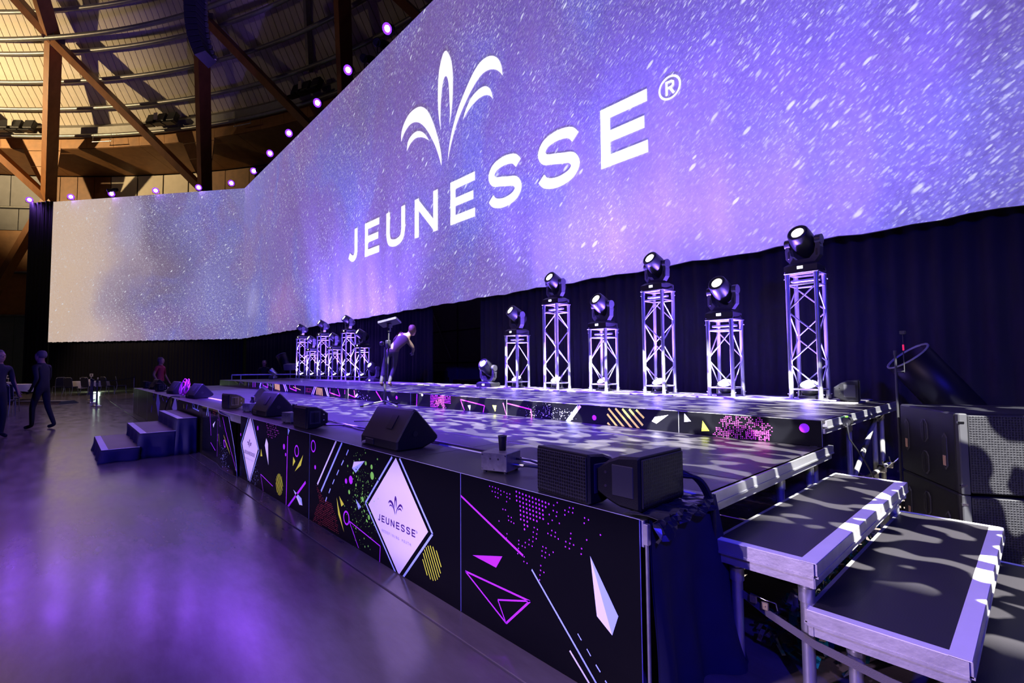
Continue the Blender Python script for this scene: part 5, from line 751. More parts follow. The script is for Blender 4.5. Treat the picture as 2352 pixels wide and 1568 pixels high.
rn = ['first', 'second', 'third', 'fourth', 'fifth', 'sixth']
for side, XS, Yb in (('right', RX, 6.5), ('left', LX, 6.72)):
    for i, x in enumerate(XS):
        tall = (i % 2 == 0) if side == 'right' else (i % 2 == 1)
        hgt = 1.5 if tall else 1.0; y = Yb+(.13 if (side == 'right' and i == 0) else 0); zb = 1.014
        who = f"{rn[i]} from the right in the {'near right' if side == 'right' else 'far left'} row"
        place(T15 if tall else T10, (x, y, zb), 0, f"{'tall' if tall else 'short'} aluminium truss tower, {who}", 'truss towers')
        tilt = 0.0
        place(HEAD, (x-.01, y, zb+hgt+.012), tilt+(.06*math.sin(i*2.1)), f"black moving light on the {'tall' if tall else 'short'} tower, {who}", 'moving lights on the towers')
        u = place(UPL_, (x, y-.01, zb), .15*math.sin(i*1.7), f"lit violet uplight inside the {'tall' if tall else 'short'} tower, {who}", 'uplights inside the towers')
        l = light('uplight_lamp', 'SPOT', (0, 0, 0), None, 1400, (.20, .10, 1), .05, 120, .7); l.parent = u; l.location = (0, -.05, .215); l.rotation_euler = (math.radians(180+22), 0, 0)
for (x, y, lab) in ((-7.62, 6.35, 'black moving light standing on the deck left of the right truss row'), (-12.75, 6.45, 'black moving light standing on the deck right of the left truss row')):
    place(HEAD, (x, y, 1.001), .2, lab, 'moving lights on the towers')

# ================================================================ LAMPS ON TOP OF THE SCREEN
def make_par():
    t = thing('par_light', '', 'stage light')
    ob('body', MB().lathe([(0, -.26), (.10, -.25), (.14, -.12), (.15, .05), (.155, .10), (.14, .10), (.135, .07)], 14), t, mats=BLKMET)
    ob('lens', MB().lathe([(0, .092), (.10, .085)], 14), t, mats=LENSV)
    ob('halo_rim', MB().lathe([(.10, .085), (.14, .10), (.175, .11), (.18, .10), (.16, .06)], 14), t, mats=mat('violet_halo_glow', (.1, .03, .6), .3, var=0, emit=2.2, ecol=(.20, .03, 1, 1)))  # glowing ring stands in for the violet glare halo round the lens
    ob('hanger', MB().tube([(-.17, 0, 0), (-.17, -.2, 0), (.17, -.2, 0), (.17, 0, 0)], .014, 6), t, mats=BLKMET)
    return t
PAR = make_par()
pars = [(-14.30, 12.45), (-17.35, 12.45), (-20.39, 12.42), (-23.95, 12.40), (-26.87, 12.38), (-29.85, 12.35), (-33.0, 12.3)]
wing = [(-33.75, 5.69, 12.25), (-36.07, 3.86, 12.25), (-38.51, 1.92, 12.25), (-40.86, .07, 12.25), (-43.3, -1.87, 12.25)]
allp = [(x, 7.68, z+.25) for x, z in pars[:6]]+[(-32.3, 7.1, 12.45)]+wing
for i, p in enumerate(allp):
    o = PAR if i == 0 else copy_tree(PAR); o.location = p; tgt = Vector((-9-.55*i, -5.5+.3*i, 2.5))
    o.rotation_euler = (tgt-Vector(p)).to_track_quat('Z', 'Y').to_euler()
    o['label'] = f'violet lit stage lamp, {ORD[i+1]} from the right along the top of the screen'; o['group'] = 'violet lamps along the screen top'
    l = light('par_lamp', 'SPOT', (0, 0, .14), None, 150, (.24, .05, 1), .14, 62, .7); l.parent = o; l.rotation_euler = (PI, 0, 0)
hd = thing('profile_light', 'dark barrel spotlight hanging behind the screen top, right of the pair', 'spotlight', (-15.15, 7.9, 12.7))
def profile_parts(t):
    ob('barrel', MB().lathe([(0, -.32), (.14, -.3), (.15, 0), (.12, .02), (.12, .3), (.15, .34), (.15, .38), (.11, .38)], 14), t, (0, 0, 0), (math.radians(115), 0, .5), BLKMET)
    ob('clamp', MB().tube([(-.2, 0, 0), (-.2, 0, -.3), (.2, 0, -.3), (.2, 0, 0)], .02, 6), t, (0, 0, 0), (0, 0, .5), BLKMET)
    ob('front_glass', MB().lathe([(0, .37), (.11, .37)], 14), t, (0, 0, 0), (math.radians(115), 0, .5), BLACK)
profile_parts(hd)
h2 = copy_tree(hd); h2.location = (-16.15, 7.9, 12.62); h2['label'] = 'dark barrel spotlight hanging behind the screen top, left of the pair'
for x, y, z, lab in ((-20.9, 8.0, 12.15, 'dark stage lamp half hidden behind the screen top beside a violet lamp'), (-29.3, 7.9, 12.55, 'dark stage lamp behind the screen top near the bend of the screen'), (-38.0, 1.95, 12.35, 'small dark lamp on a tripod mount above the tan end of the screen')):
    h3 = copy_tree(hd); h3.location = (x, y, z); h3['label'] = lab; h3.scale = (.8,)*3
# flood lamps on the gutter
def flood(a, lab):
    c = pol(48.55, a, 18.85); t = thing('flood_light', lab, 'flood light', c, math.radians(a)-PI/2)
    for k in range(3):
        ob('housing', MB().rbox((-1.25+.85*k, -.25, -.22), (-.6+.85*k, .1, .5), .03), t, (0, 0, 0), (-.35, 0, 0), BLKMET)
        ob('visor', MB().rbox((-1.3+.85*k, -.55, -.42), (-.55+.85*k, -.1, -.36), .01), t, mats=BLKMET)
    ob('reflector', MB().rbox((-.55, -.3, .0), (-.25, -.26, .5), .01), t, mats=WALLW)
flood(139.9, 'black flood lamps on the roof gutter behind the leftmost timber beam'); flood(126.9, 'black flood lamps on the roof gutter beside the middle timber column'); flood(112.3, 'black flood lamps on the roof gutter near the screen edge')
for a, lab in ((133.0, 'thin metal bar hanging from the gutter over the orange plywood'), (119.3, 'thin metal bar hanging from the gutter right of the middle column')):
    c = pol(48.8, a, 18.3); t = thing('hanging_bar', lab, 'bar', c, math.radians(a)-PI/2)
    ob('bar', MB().cyl((-.75, 0, -.45), (.75, 0, -.45), .035, 8), t, mats=ALU)
    for s in (-.7, .7): ob('hanger', MB().cyl((s, 0, -.45), (s, 0, .15), .012, 6), t, mats=STEEL)
# line array
la = thing('line_array', 'curved black column of loudspeakers hanging from the roof', 'loudspeaker', (-27.55, 4.35, 19.9), math.atan2(-.736, -.677))
ang = 0; p = Vector((0, 0, 0))
for k in range(11):
    ang = math.radians(.6*k+.32*k*k*.62); H = .31
    d = Vector((-math.sin(ang), 0, -math.cos(ang))); R = Matrix.Rotation(ang, 3, 'Y'); c = p+d*H/2
    prf = [(.28, -.55, -.145), (.28, .55, -.145), (.28, .55, .145), (.28, -.55, .145), (-.25, -.45, -.115), (-.25, .45, -.115), (-.25, .45, .115), (-.25, -.45, .115)]
    cab = ob('cabinet', MB().hull([R @ Vector(q)+c for q in prf]), la, mats=mat('array_grey_paint', (.035, .035, .05), .4))
    ob('grille', MB().hull([R @ Vector(q)+c for q in [(.285, y, z) for y in (-.5, .5) for z in (-.12, .12)]+[(.29, y, z) for y in (-.5, .5) for z in (-.12, .12)]]), cab, mats=GRILLE)
    ob('rear_rigging', MB().rbox(c+R @ Vector((-.32, -.35, -.1))-Vector((.02, .02, .02)), c+R @ Vector((-.27, -.25, .1))+Vector((.02, .02, .02)), .01), cab, mats=STEEL)
    p = p+d*H
ob('flying_frame', MB().rbox((-.4, -.5, .0), (.35, .5, .08), .01).cyl((0, 0, .08), (0, 0, 4), .02, 6), la, mats=BLKMET)

# ================================================================ LOUDSPEAKERS ON THE APRON
def make_box():          # compact loudspeaker lying on its side, grille toward -Y
    t = thing('stage_monitor', '', 'loudspeaker'); W = .185
    prof = [(-.004, .004), (0, 0), (.10, .002), (.16, .02), (.222, .052), (.222, .152), (.157, .2), (.10, .222), (0, .230), (-.004, .226)]
    ob('cabinet', MB().prism(prof, 0, -W, W, .012), t, mats=SPKMAT)
    ob('grille', MB().rbox((-W+.014, -.013, .012), (W-.014, -.003, .218), .004), t, mats=GRILLE)
    for s in (-1, 1):
        h = ob('handle', MB().rbox((s*W-.004, .025, .05), (s*W+.005, .135, .185), .003), t, mats=mat('dark_grey_handle', (.035, .035, .04), .4))
        ob('grip', MB().rbox((s*W+.003, .066, .065), (s*W+.010, .082, .17), .003), h, mats=SPKMAT)
        ob('recess', MB().rbox((s*W+.004, .038, .068), (s*W+.0062, .12, .167), .0005), h, mats=mat('dark_recess', (.002, .002, .002), .7))
        for zz in (.085, .145): ob('rigging_point', MB().cyl((s*W-.002, .17, zz), (s*W+.006, .17, zz), .007, 8), t, mats=CHROME)
    ob('top_slot', MB().hull([(-.02, .09, .212), (.03, .09, .212), (-.02, .12, .205), (.03, .09, .218), (-.02, .09, .218), (-.02, .12, .211)]), t, mats=mat('dark_recess', (.002, .002, .002), .7))
    return t
def make_wedge():        # floor wedge seen from behind: sloping back with slot handle toward -Y
    t = thing('floor_wedge', '', 'loudspeaker'); W = .30
    prof = [(.012, .0), (0, .012), (0, .07), (.143, .297), (.165, .307), (.185, .292), (.372, .088), (.372, .068), (.343, .042), (.23, 0)]
    ob('cabinet', MB().prism(prof, 0, -W, W, .014), t, mats=SPKMAT)
    d = Vector((0, .143, .227)).normalized(); n = Vector((0, -d.z, d.y)); c = Vector((.06, .083, .20))
    R = Matrix((Vector((1, 0, 0)), d, -n.cross(Vector((1,0,0))).cross(Vector((1,0,0))) if False else n)).transposed()
    ob('slot_handle', MB().box(c+Vector((.03, 0, 0))+n*.001, (.09, .12, .012), rot=R), t, mats=mat('dark_recess', (.002, .002, .002), .7))
    d2 = Vector((0, .187, -.204)).normalized(); n2 = Vector((0, .204, .187)).normalized(); R2 = Matrix((Vector((1, 0, 0)), d2, n2)).transposed()
    ob('grille', MB().box(Vector((0, .278, .19)), (2*W-.05, .25, .012), rot=R2), t, mats=GRILLE)
    for s in (-1, 1): ob('side_socket', MB().cyl((s*W-.004, .16, .12), (s*W+.004, .16, .12), .022, 10), t, mats=BLACK)
    ob('front_socket', MB().rbox((-.2, -.008, .014), (-.06, .004, .06), .003), t, mats=BLACK)
    return t
BOX, WEDGE = make_box(), make_wedge()
gb, gw = 'compact loudspeakers lying on the stage apron', 'floor wedges on the stage apron'
place(BOX, (-1.60, 1.795, .796), -.09, 'black loudspeaker lying at the stage corner with its grille toward the audience floor', gb)
place(BOX, (-1.175, 1.985, .812), PI/2, 'black loudspeaker on the very corner with its end handle toward the viewer', gb)
place(BOX, (-5.33, 1.86, .796), .02, 'compact loudspeaker between the third metal box and the big wedge', gb)
place(BOX, (-8.80, 1.915, .796), .05, 'compact loudspeaker with end handle near the bowed printed board', gb)
place(BOX, (-16.95, 1.96, .796), .05, 'compact loudspeaker right of the last wedge at the far stage end', gb)
place(BOX, (-19.9, 1.96, .796), .05, 'last compact loudspeaker at the far left end of the apron', gb)
place(WEDGE, (-3.60, 1.855, .796), .0, 'large black floor wedge above the white diamond sign', gw)
place(WEDGE, (-7.1, 1.93, .796), .02, 'floor wedge between the two metal cup boxes', gw)
w5 = place(WEDGE, (-9.3, 2.42, .801), -.35, 'floor wedge lit yellow on its right side behind the compact speaker', gw)
place(WEDGE, (-12.35, 2.0, .796), .1, 'floor wedge in front of the pink cable coil', gw)
place(WEDGE, (-15.0, 2.0, .796), .1, 'floor wedge just beyond the pink cable coil', gw)
place(WEDGE, (-18.6, 2.0, .796), .1, 'farthest floor wedge near the end of the stage front', gw)
place(BOX, (-1.38, 6.45, 1.016), PI/2+.2, 'grey loudspeaker standing on the right rear corner of the upper stage', gb)
# small lamp lighting the wedge from behind
fl = thing('foot_light', 'small glowing warm footlight behind the yellow lit wedge', 'footlight', (-8.25, 2.42, .80), .3)
ob('body', MB().rbox((-.07, -.05, 0), (.07, .05, .07), .01), fl, mats=BLACK); ob('lens', MB().rbox((-.06, -.03, .07), (.06, .03, .078), .002), fl, mats=mat('warm_lit_lens', (1, .5, .1), .3, var=0, emit=40, ecol=(1, .5, .12, 1)))
l = light('foot_lamp', 'POINT', (-.12, 0, .12), None, 5, (1, .6, .2), .03); l.parent = fl
# metal boxes with cups
def make_flame():
    t = thing('effect_box', '', 'box')
    ob('case', MB().rbox((-.09, -.085, .012), (.09, .085, .12), .003), t, mats=mat('scuffed_steel_case', (.15, .145, .15), .4, .4, var=.35, vscale=30))
    ob('cup', MB().lathe([(.0, .12), (.021, .12), (.027, .205), (.03, .21), (.026, .21), (.019, .13), (0, .13)], 16, o=(0, .02, 0)), t, mats=BLKMET)
    for x in (-.08, .0, .08): ob('screw', MB().cyl((x, -.088, .024), (x, -.085, .024), .0045, 8), t, mats=CHROME)
    for x in (-.08, .08): ob('screw', MB().cyl((x, -.088, .108), (x, -.085, .108), .0045, 8), t, mats=CHROME)
    for x in (-.025, .03): ob('hole', MB().cyl((x, -.0865, .085), (x, -.084, .085), .006, 8), t, mats=BLACK)
    for x in (-.07, .07):
        for y in (-.065, .065): ob('foot', MB().cyl((x, y, 0), (x, y, .012), .012, 8), t, mats=RUBBER)
    ob('plug', MB().cyl((.09, .0, .045), (.16, .0, .045), .012, 10), t, mats=CHROME)
    ob('lead', MB().tube([(.16, 0, .045), (.25, .02, .04), (.34, .12, .01), (.36, .3, .008)], .008), t, mats=BLACK)
    ob('lead', MB().tube([(.09, .03, .075), (.18, .04, .07), (.3, .14, .01)], .007), t, mats=BLACK)
    return t
FL = make_flame()
place(FL, (-2.265, 1.985, .796), .32, 'nearest metal box with black cup, beside the corner speaker', 'metal boxes with cups on the apron')
place(FL, (-5.95, 1.99, .796), .24, 'metal box with black cup left of the compact loudspeaker', 'metal boxes with cups on the apron')
place(FL, (-7.92, 2.06, .796), .3, 'farthest metal box with black cup, left of a wedge', 'metal boxes with cups on the apron')
# cables
def cable(name, label, pts, r, m, n=8):
    P = [Vector(p) for p in pts]; o = []
    for i in range(len(P)-1):
        a, b = P[i], P[i+1]; m0 = P[i-1] if i else a; m1 = P[i+2] if i+2 < len(P) else b
        for k in range(6):
            t = k/6; o.append(.5*(2*a+(b-m0)*t+(2*m0-5*a+4*b-m1)*t*t+(3*a-m0-3*b+m1)*t**3))
    return tag(ob(name, MB().tube(o+[P[-1]], r, n), mats=m), label, 'cable')
coil = []
for k in range(70): a = k*.62; rr = .13+.02*math.sin(k*1.7); coil.append((-4.08+rr*math.cos(a)*1.3, 2.12+rr*math.sin(a)*.6, .807+.0012*k))
cable('cable_coil', 'coiled black cable heaped left of the large wedge', coil, .009, BLACK)
cable('connector_lead', 'black lead with grey plugs in front of the large wedge', [(-3.95, 1.95, .806), (-3.86, 1.86, .81), (-3.78, 1.87, .83), (-3.7, 1.9, .85), (-3.66, 1.93, .85)], .014, mat('grey_connector', (.3, .3, .33), .35, .6))
cable('stage_cable', 'thick black cable lying along the gap in the deck', [(-2.4, 2.28, .81), (-3.0, 2.30, .812), (-4.6, 2.29, .812), (-5.0, 2.25, .808), (-5.6, 2.3, .812), (-7, 2.29, .812)], .012, BLACK)
cable('stage_cable', 'second black cable twisting beside the tablet stand foot', [(-4.3, 2.27, .806), (-4.7, 2.22, .806), (-5.1, 2.26, .81), (-5.35, 2.1, .806)], .009, BLACK)
coil = []
for k in range(90): a = k*.5; rr = .155+.035*math.sin(k*.37)+.012*math.sin(k*1.9); coil.append((-13.30+rr*math.cos(a)*1.35+.03*math.sin(k*.21), 2.06+.05*math.sin(k*.3)+.04*math.sin(a), 1.0+rr*math.sin(a)))
cable('cable_coil', 'bright pink cable coil hung between two wedges', coil, .009, mat('pink_cable', (.72, .06, .45), .4))
cable('stage_cable', 'thin black cable hanging over the far printed boards', [(-12.8, 1.9, .81), (-12.9, 1.73, .8), (-13.4, 1.71, .5), (-13.8, 1.70, .12), (-13.9, 1.6, .012)], .012, BLACK)
for i, lab in enumerate(('black cable looping from the corner speaker down into the drape', 'second cable looping beside the corner speaker', 'shiny cable on the outside of the corner bundle')):
    cable('speaker_cable', lab, [(-1.34, 2.12, .90+.02*i), (-1.24+.015*i, 2.20, .925-.012*i), (-1.15+.012*i, 2.24, .89), (-1.105+.010*i, 2.27, .80), (-1.09, 2.30, .68), (-1.11, 2.33, .5)], .010, BLACK if i < 2 else RUBBER)

# ================================================================ STANDS, CANNONS, CASES
st = thing('tablet_stand', 'tall black stand holding a tablet tray on the lower stage', 'stand', (-7.16, 3.81, .80))
ob('pole', MB().cyl((0, 0, .03), (0, 0, .95), .019, 12).cyl((0, 0, .5), (0, 0, .515), .026, 12), st, mats=BLKMET)
ob('upper_tube', MB().cyl((.03, .03, .42), (.045, .045, 1.22), .013, 10), st, mats=BLKMET)
ob('clamp_knob', MB().lathe([(0, -.035), (.025, -.03), (.038, 0), (.025, .03), (0, .035)], 12, axis=(-.6, -.7, 0), o=(-.04, -.04, 1.01)), st, mats=BLACK)
ob('joint', MB().rbox((.0, .0, .93), (.07, .07, 1.06), .01).cyl((.045, .045, 1.2), (.045, .045, 1.28), .03, 12), st, mats=BLACK)
R = Matrix.Rotation(math.radians(45+180), 3, 'Z') @ Matrix.Rotation(math.radians(14), 3, 'Y') @ Matrix.Rotation(math.radians(12), 3, 'X')
tb = MB(); P = []
for x in (-.16, .16):
    for y in (-.13, .13):
        for z in (-.018, .018): P += [R @ Vector((x-(.012 if x > 0 else -.012), y, z))+Vector((.05, .05, 1.35)), R @ Vector((x, y-(.012 if y > 0 else -.012), z*.6))+Vector((.05, .05, 1.35))]
ob('tray', tb.hull(P), st, mats=BLACK)
ob('tray_bracket', MB().rbox((.015, .015, 1.26), (.085, .085, 1.33), .01), st, mats=BLKMET)
for a in (2.1, 4.3, 6.3): 
    f = ob('foot', MB().cyl((0, 0, .09), (.36*math.cos(a), .36*math.sin(a), .022), .012, 8), st, mats=BLKMET)
    ob('rubber_end', MB().cyl((.33*math.cos(a), .33*math.sin(a), .024), (.38*math.cos(a), .38*math.sin(a), .019), .019, 8), f, mats=RUBBER)
cf = cable('metal_rod', 'thin dark rod lying near the front of the lower stage', [(-5.40, 2.49, .815), (-5.1, 2.62, .83), (-4.75, 2.75, .85)], .010, BLKMET)
cf['category'] = 'rod'
def cannon(lab, loc, rz, L, r, tilt):
    t = thing('confetti_cannon', lab, 'confetti cannon', loc, rz)
    d = Vector((math.sin(tilt), 0, math.cos(tilt))); o = Vector((0, 0, .25))
    ob('barrel', MB().lathe([(0, 0), (r*.6, 0), (r*.62, L*.12), (r, L*.2), (r, L), (r*.96, L), (r*.96, L*.25), (0, L*.25)], 24, axis=d, o=o), t, mats=mat('dark_blue_plastic_tube', (.006, .006, .012), .4, spec=.2))
    ob('rim', MB().lathe([(r, L-.012), (r*1.035, L-.008), (r*1.035, L+.004), (r*.955, L+.004), (r*.955, L-.012)], 24, axis=d, o=o), t, mats=mat('tube_rim', (.25, .25, .27), .3))
    ob('stand', MB().rbox((-.2, -.2, 0), (.2, .2, .03), .008).cyl((-.0, -.16, .03), (0, -.12, .3), .02, 8).cyl((0, .16, .03), (0, .12, .3), .02, 8).rbox((-.13, -.11, .15), (.13, .11, .33), .03), t, mats=BLKMET)
cannon('dark confetti tube tilted up right of the truss towers', (-.38, 7.05, .35), math.radians(212), 1.15, .21, math.radians(38))
cannon('dark blue confetti tube at the far left of the upper stage', (-20.6, 6.75, .95), math.radians(215), .85, .20, math.radians(30))
pt = thing('flight_case', 'black road case on the floor under the right confetti tube', 'case', (-.38, 7.05, 0)); ob('body', MB().rbox((-.3, -.3, .02), (.3, .3, .35), .01), pt, mats=BLACK); ob('corner_trim', MB().bb((-.305, -.305, .0), (.305, .305, .03)), pt, mats=STEEL)
ms = thing('microphone_stand', 'thin black pole stand with red marked antenna beside the confetti tube', 'stand', (-.86, 5.3, 0))
ob('pole', MB().cyl((0, 0, .02), (0, 0, 1.53), .009, 8).cyl((0, 0, 1.50), (0, 0, 1.54), .013, 8), ms, mats=BLKMET); ob('base', MB().lathe([(0, 0), (.13, 0), (.13, .012), (.02, .03), (0, .03)], 16), ms, mats=BLKMET)
ob('antenna', MB().cyl((.05, .05, 1.35), (.05, .05, 1.68), .004, 6).rbox((.03, .03, 1.68), (.07, .07, 1.71), .004).cyl((0, 0, 1.35), (.05, .05, 1.36), .005, 6), ms, mats=BLKMET); ob('red_marker', MB().cyl((.05, .05, 1.54), (.05, .05, 1.59), .0065, 8), ms, mats=mat('red_marker', (.8, .02, .08), .4, emit=.6, ecol=(.9, .02, .08, 1)))
for x, y, sx, h, lab in ((-17.2, 11.4, 1.0, 1.25, 'tall dark equipment case behind the curtain gap'), (-14.1, 11.0, 1.5, .95, 'wide dark road case behind the curtain gap')):
    c = thing('road_case', lab, 'case', (x, y, 0)); ob('body', MB().rbox((-sx/2, -.35, .1), (sx/2, .35, h), .02), c, mats=BLACK); ob('metal_edges', MB().rbox((-sx/2-.01, -.36, h*.6), (sx/2+.01, .36, h*.6+.04), .004), c, mats=STEEL)
    for a in (-1, 1): ob('castor', MB().cyl((a*(sx/2-.1), -.25, .05), (a*(sx/2-.1)+.04, -.25, .05), .05, 10), c, mats=RUBBER)
pb = thing('projector', 'small bright effects projector beside the far rail', 'projector', (-19.9, 5.9, 1.0), .6)
ob('body', MB().rbox((-.12, -.1, .0), (.12, .12, .12), .02).lathe([(0, -.15), (.09, -.14), (.11, .1), (.10, .14)], 14, axis=(-.6, -.4, .7), o=(0, 0, .26)), pb, mats=ALU); ob('lens', MB().lathe([(0, .13), (.09, .12)], 14, axis=(-.6, -.4, .7), o=(0, 0, .26)), pb, mats=LENSW)
sp = thing('stage_monitor', 'grey loudspeaker on a short stand behind the leftmost tower', 'loudspeaker', (-20.1, 6.6, 1.0), .6)
ob('cabinet', MB().hull([(x, y, z) for x in (-.2, .2) for (y, z) in ((-.12, .32), (.12, .36), (-.16, .55), (.1, .60))]), sp, mats=mat('violet_grey_cabinet', (.12, .12, .15), .5)); ob('pole', MB().cyl((0, 0, .02), (0, 0, .34), .02, 8), sp, mats=STEEL); ob('foot', MB().lathe([(0, 0), (.16, 0), (.16, .015), (0, .03)], 14), sp, mats=STEEL)

# ---- subwoofer stack
sd = Vector((-.502, .865, 0)); fd = Vector((.865, .502, 0)); c0 = Vector((-.40, 4.46, 0))
for k, lab in enumerate(('lower black subwoofer of the stack at the right', 'upper black subwoofer of the stack at the right, nearer the top')):
    t = thing('subwoofer', lab, 'subwoofer', c0+Vector((0, 0, .002+k*.545)), math.atan2(fd.y, fd.x), 'stacked subwoofers'); W, D, H = 1.15, .86, .54
    ob('cabinet', MB().rbox((0, .05, 0), (W, D, H), .012), t, mats=SPKMAT)
    for q in (0, W-.05): ob('front_rail', MB().rbox((q, .0, 0), (q+.05, .05, H), .006), t, mats=mat('grey_steel_rail', (.035, .035, .037), .5, spec=.2))
    ob('grille', MB().rbox((.055, .004, .012), (W-.055, .05, H-.012), .006), t, mats=GRILLE)
    for (y, z, w_, h_) in ((.46, .37, .10, .17), (.46, .13, .10, .17), (.18, .26, .06, .26), (.74, .30, .06, .26)):
        oc = [(y-w_/2, z-h_/2+.03), (y-w_/2+.03, z-h_/2), (y+w_/2-.03, z-h_/2), (y+w_/2, z-h_/2+.03), (y+w_/2, z+h_/2-.03), (y+w_/2-.03, z+h_/2), (y-w_/2+.03, z+h_/2), (y-w_/2, z+h_/2-.03)]
        hh = ob('handle_rim', MB().prism(oc, 0, -.006, .004, .003), t, mats=mat('dark_grey_handle', (.035, .035, .04), .4))
        sm = [(y+(a-y)*.8, z+(b-z)*.88) for a, b in oc]; ob('recess', MB().prism(sm, 0, -.0075, -.005, 0), hh, mats=mat('dark_recess', (.002, .002, .002), .7))
        if w_ > .08: ob('grip', MB().rbox((-.012, y-.008, z-h_/2), (-.007, y+.008, z+h_/2), .002), hh, mats=SPKMAT)
        else: ob('stacking_plate', MB().rbox((-.011, y-.016, z-.10), (-.007, y+.018, z-.03), .001), hh, mats=mat('tan_label', (.36, .22, .12), .6))
    for z in (.06, .48): ob('latch', MB().rbox((-.006, .01, z-.008), (.03, .0, z+.008), .002), t, mats=CHROME)

# ---- ratchet strap under the right steps and the confetti heap between them
rs = thing('ratchet_strap', 'webbing strap with metal buckles slung between the step legs', 'strap', (0, 0, 0))
S = [(-1.02, 2.42, .34), (-.90, 2.395, .30), (-.70, 2.375, .245), (-.45, 2.36, .215), (-.25, 2.355, .20)]
mb = MB()
for p in S: mb.v += [(p[0], p[1], p[2]-.018), (p[0], p[1], p[2]+.018), (p[0], p[1]+.004, p[2]+.018), (p[0], p[1]+.004, p[2]-.018)]
for i in range(len(S)-1):
    for k in range(4): mb.f.append((i*4+k, i*4+(k+1) % 4, i*4+4+(k+1) % 4, i*4+4+k))
mb.m = [0]*len(mb.f); mb.sm = [False]*len(mb.f); ob('webbing', mb, rs, mats=mat('grey_webbing', (.10, .09, .085), .7, bump=.4, bscale=400))
for x, z in ((-.955, .345), (-.905, .33)): ob('buckle', MB().rbox((x-.016, 2.385, z-.018), (x+.016, 2.396, z+.018), .003).cyl((x, 2.38, z), (x, 2.386, z), .005, 8), rs, mats=mat('zinc_plated_buckle', (.55, .47, .25), .35, .8))
ob('buckle_wire', MB().tube([(-.965, 2.385, .37), (-.9, 2.38, .362), (-.855, 2.382, .36), (-.85, 2.384, .33)], .003, 6), rs, mats=CHROME)
cfm = MB(); rnd = random.Random(8)
for k in range(900):
    x, y = rnd.gauss(-.86, .08), rnd.uniform(2.6, 4.3); z = .03+rnd.random()**1.5*.30*max(0, 1-abs(x+.86)/.25); R = Matrix.Rotation(rnd.uniform(0, 6), 3, 'Z') @ Matrix.Rotation(rnd.uniform(-1.4, 1.4), 3, 'X'); a, b = rnd.uniform(.008, .014), rnd.uniform(.02, .035)
    cfm.add([R @ Vector(q)+Vector((x, y, z)) for q in ((-a, -b, 0), (a, -b, 0), (a, b, .003), (-a, b, .003))], [(0, 1, 2, 3)], rnd.choice((0, 0, 1, 2)))
cf = ob('confetti_litter', cfm, mats=[mat('teal_foil', (.03, .42, .5), .2, .7), mat('gold_foil', (.7, .6, .3), .25, .8), mat('silver_foil', (.75, .75, .78), .2, .9)]); tag(cf, 'teal and gold foil confetti heaped between the right steps', 'confetti', kind='stuff')
# ================================================================ AUDIENCE FLOOR
def make_chair():
    t = thing('banquet_chair', '', 'chair')
    ob('seat', MB().rbox((-.21, -.2, .42), (.21, .22, .49), .02), t, mats=SEATF)
    R = Matrix.Rotation(.16, 3, 'X'); P = [R @ Vector(p) for p in [(x, y, z) for x in (-.20, .20) for y in (-.02, .02) for z in (.0, .40)]+[(x, y, .45) for x in (-.15, .15) for y in (-.02, .02)]]
    ob('backrest', MB().hull([p+Vector((0, -.2, .5)) for p in P]), t, mats=SEATF)
    for s in (-1, 1):
        ob('leg', MB().tube([(s*.2, .2, .45), (s*.21, .21, .1), (s*.22, .23, 0)], .012, 8), t, mats=STEEL)
        ob('leg', MB().tube([(s*.2, -.27, .93), (s*.205, -.2, .5), (s*.21, -.22, .3), (s*.22, -.33, 0)], .012, 8), t, mats=STEEL)
    ob('top_rail', MB().tube([(-.2, -.27, .93), (-.15, -.285, .985), (.15, -.285, .985), (.2, -.27, .93)], .012, 8), t, mats=STEEL)
    return t
CH = make_chair(); gc = 'banquet chairs by the dining tables'
view = Vector((-.736, .677, 0))
chairs = [((-35.85, .35), .5, 'banquet chair left of the white tablecloth, seen from behind'), ((-35.75, 1.05), .35, 'banquet chair in the middle before the white tablecloth'), ((-36.0, 1.9), .1, 'banquet chair right of the stanchion posts at the table'), ((-36.6, 2.55), -.5, 'rightmost banquet chair of the far dining table'), ((-37.2, -.15), 1.4, 'banquet chair at the far left end of the lit curtain gap'),
 ((-24.0, -1.35), .8, 'near banquet chair with violet lit frame at the left edge'), ((-22.2, -1.35), .85, 'banquet chair half cut by the left edge of the photo'), ((-27.0, -1.6), .6, 'banquet chair behind the standing person at the left')]
for p, rz, lab in chairs: place(CH, (p[0], p[1], 0), math.radians(47)+rz-.35, lab, gc)
def table(lab, x, y, r, items):
    t = thing('round_table', lab, 'table', (x, y, 0))
    ob('tabletop', MB().cyl((0, 0, .71), (0, 0, .74), r-.01, 28), t, mats=WOODD)
    cl = MB(); n = 56
    cl.v = [(0, 0, .746)]
    for rr, z, a in ((r*.5, .746, 0), (r, .745, 0), (r+.01, .72, .01), (r+.02, .55, .04), (r+.03, .40, .07)):
        for k in range(n): th = 2*PI*k/n; q = rr+a*math.sin(9*th); cl.v.append((q*math.cos(th), q*math.sin(th), z+.04*math.sin(4*th)*(1 if z < .5 else 0)))
    cl.f = [(0, 1+k, 1+(k+1) % n) for k in range(n)]+[(1+i*n+k, 1+(i+1)*n+k, 1+(i+1)*n+(k+1) % n, 1+i*n+(k+1) % n) for i in range(4) for k in range(n)]; cl.m = [0]*len(cl.f); cl.sm = [True]*len(cl.f)
    ob('pedestal', MB().cyl((0, 0, .03), (0, 0, .71), .05, 12).lathe([(0, 0), (.35, 0), (.33, .03), (0, .05)], 16), t, mats=STEEL)
    tag(ob('tablecloth', cl, loc=(x, y, 0), mats=CLOTH), 'white cloth on the '+items, 'tablecloth')
table('round dining table behind the stanchion posts', -37.2, 1.15, .85, 'far dining table behind the stanchion posts')
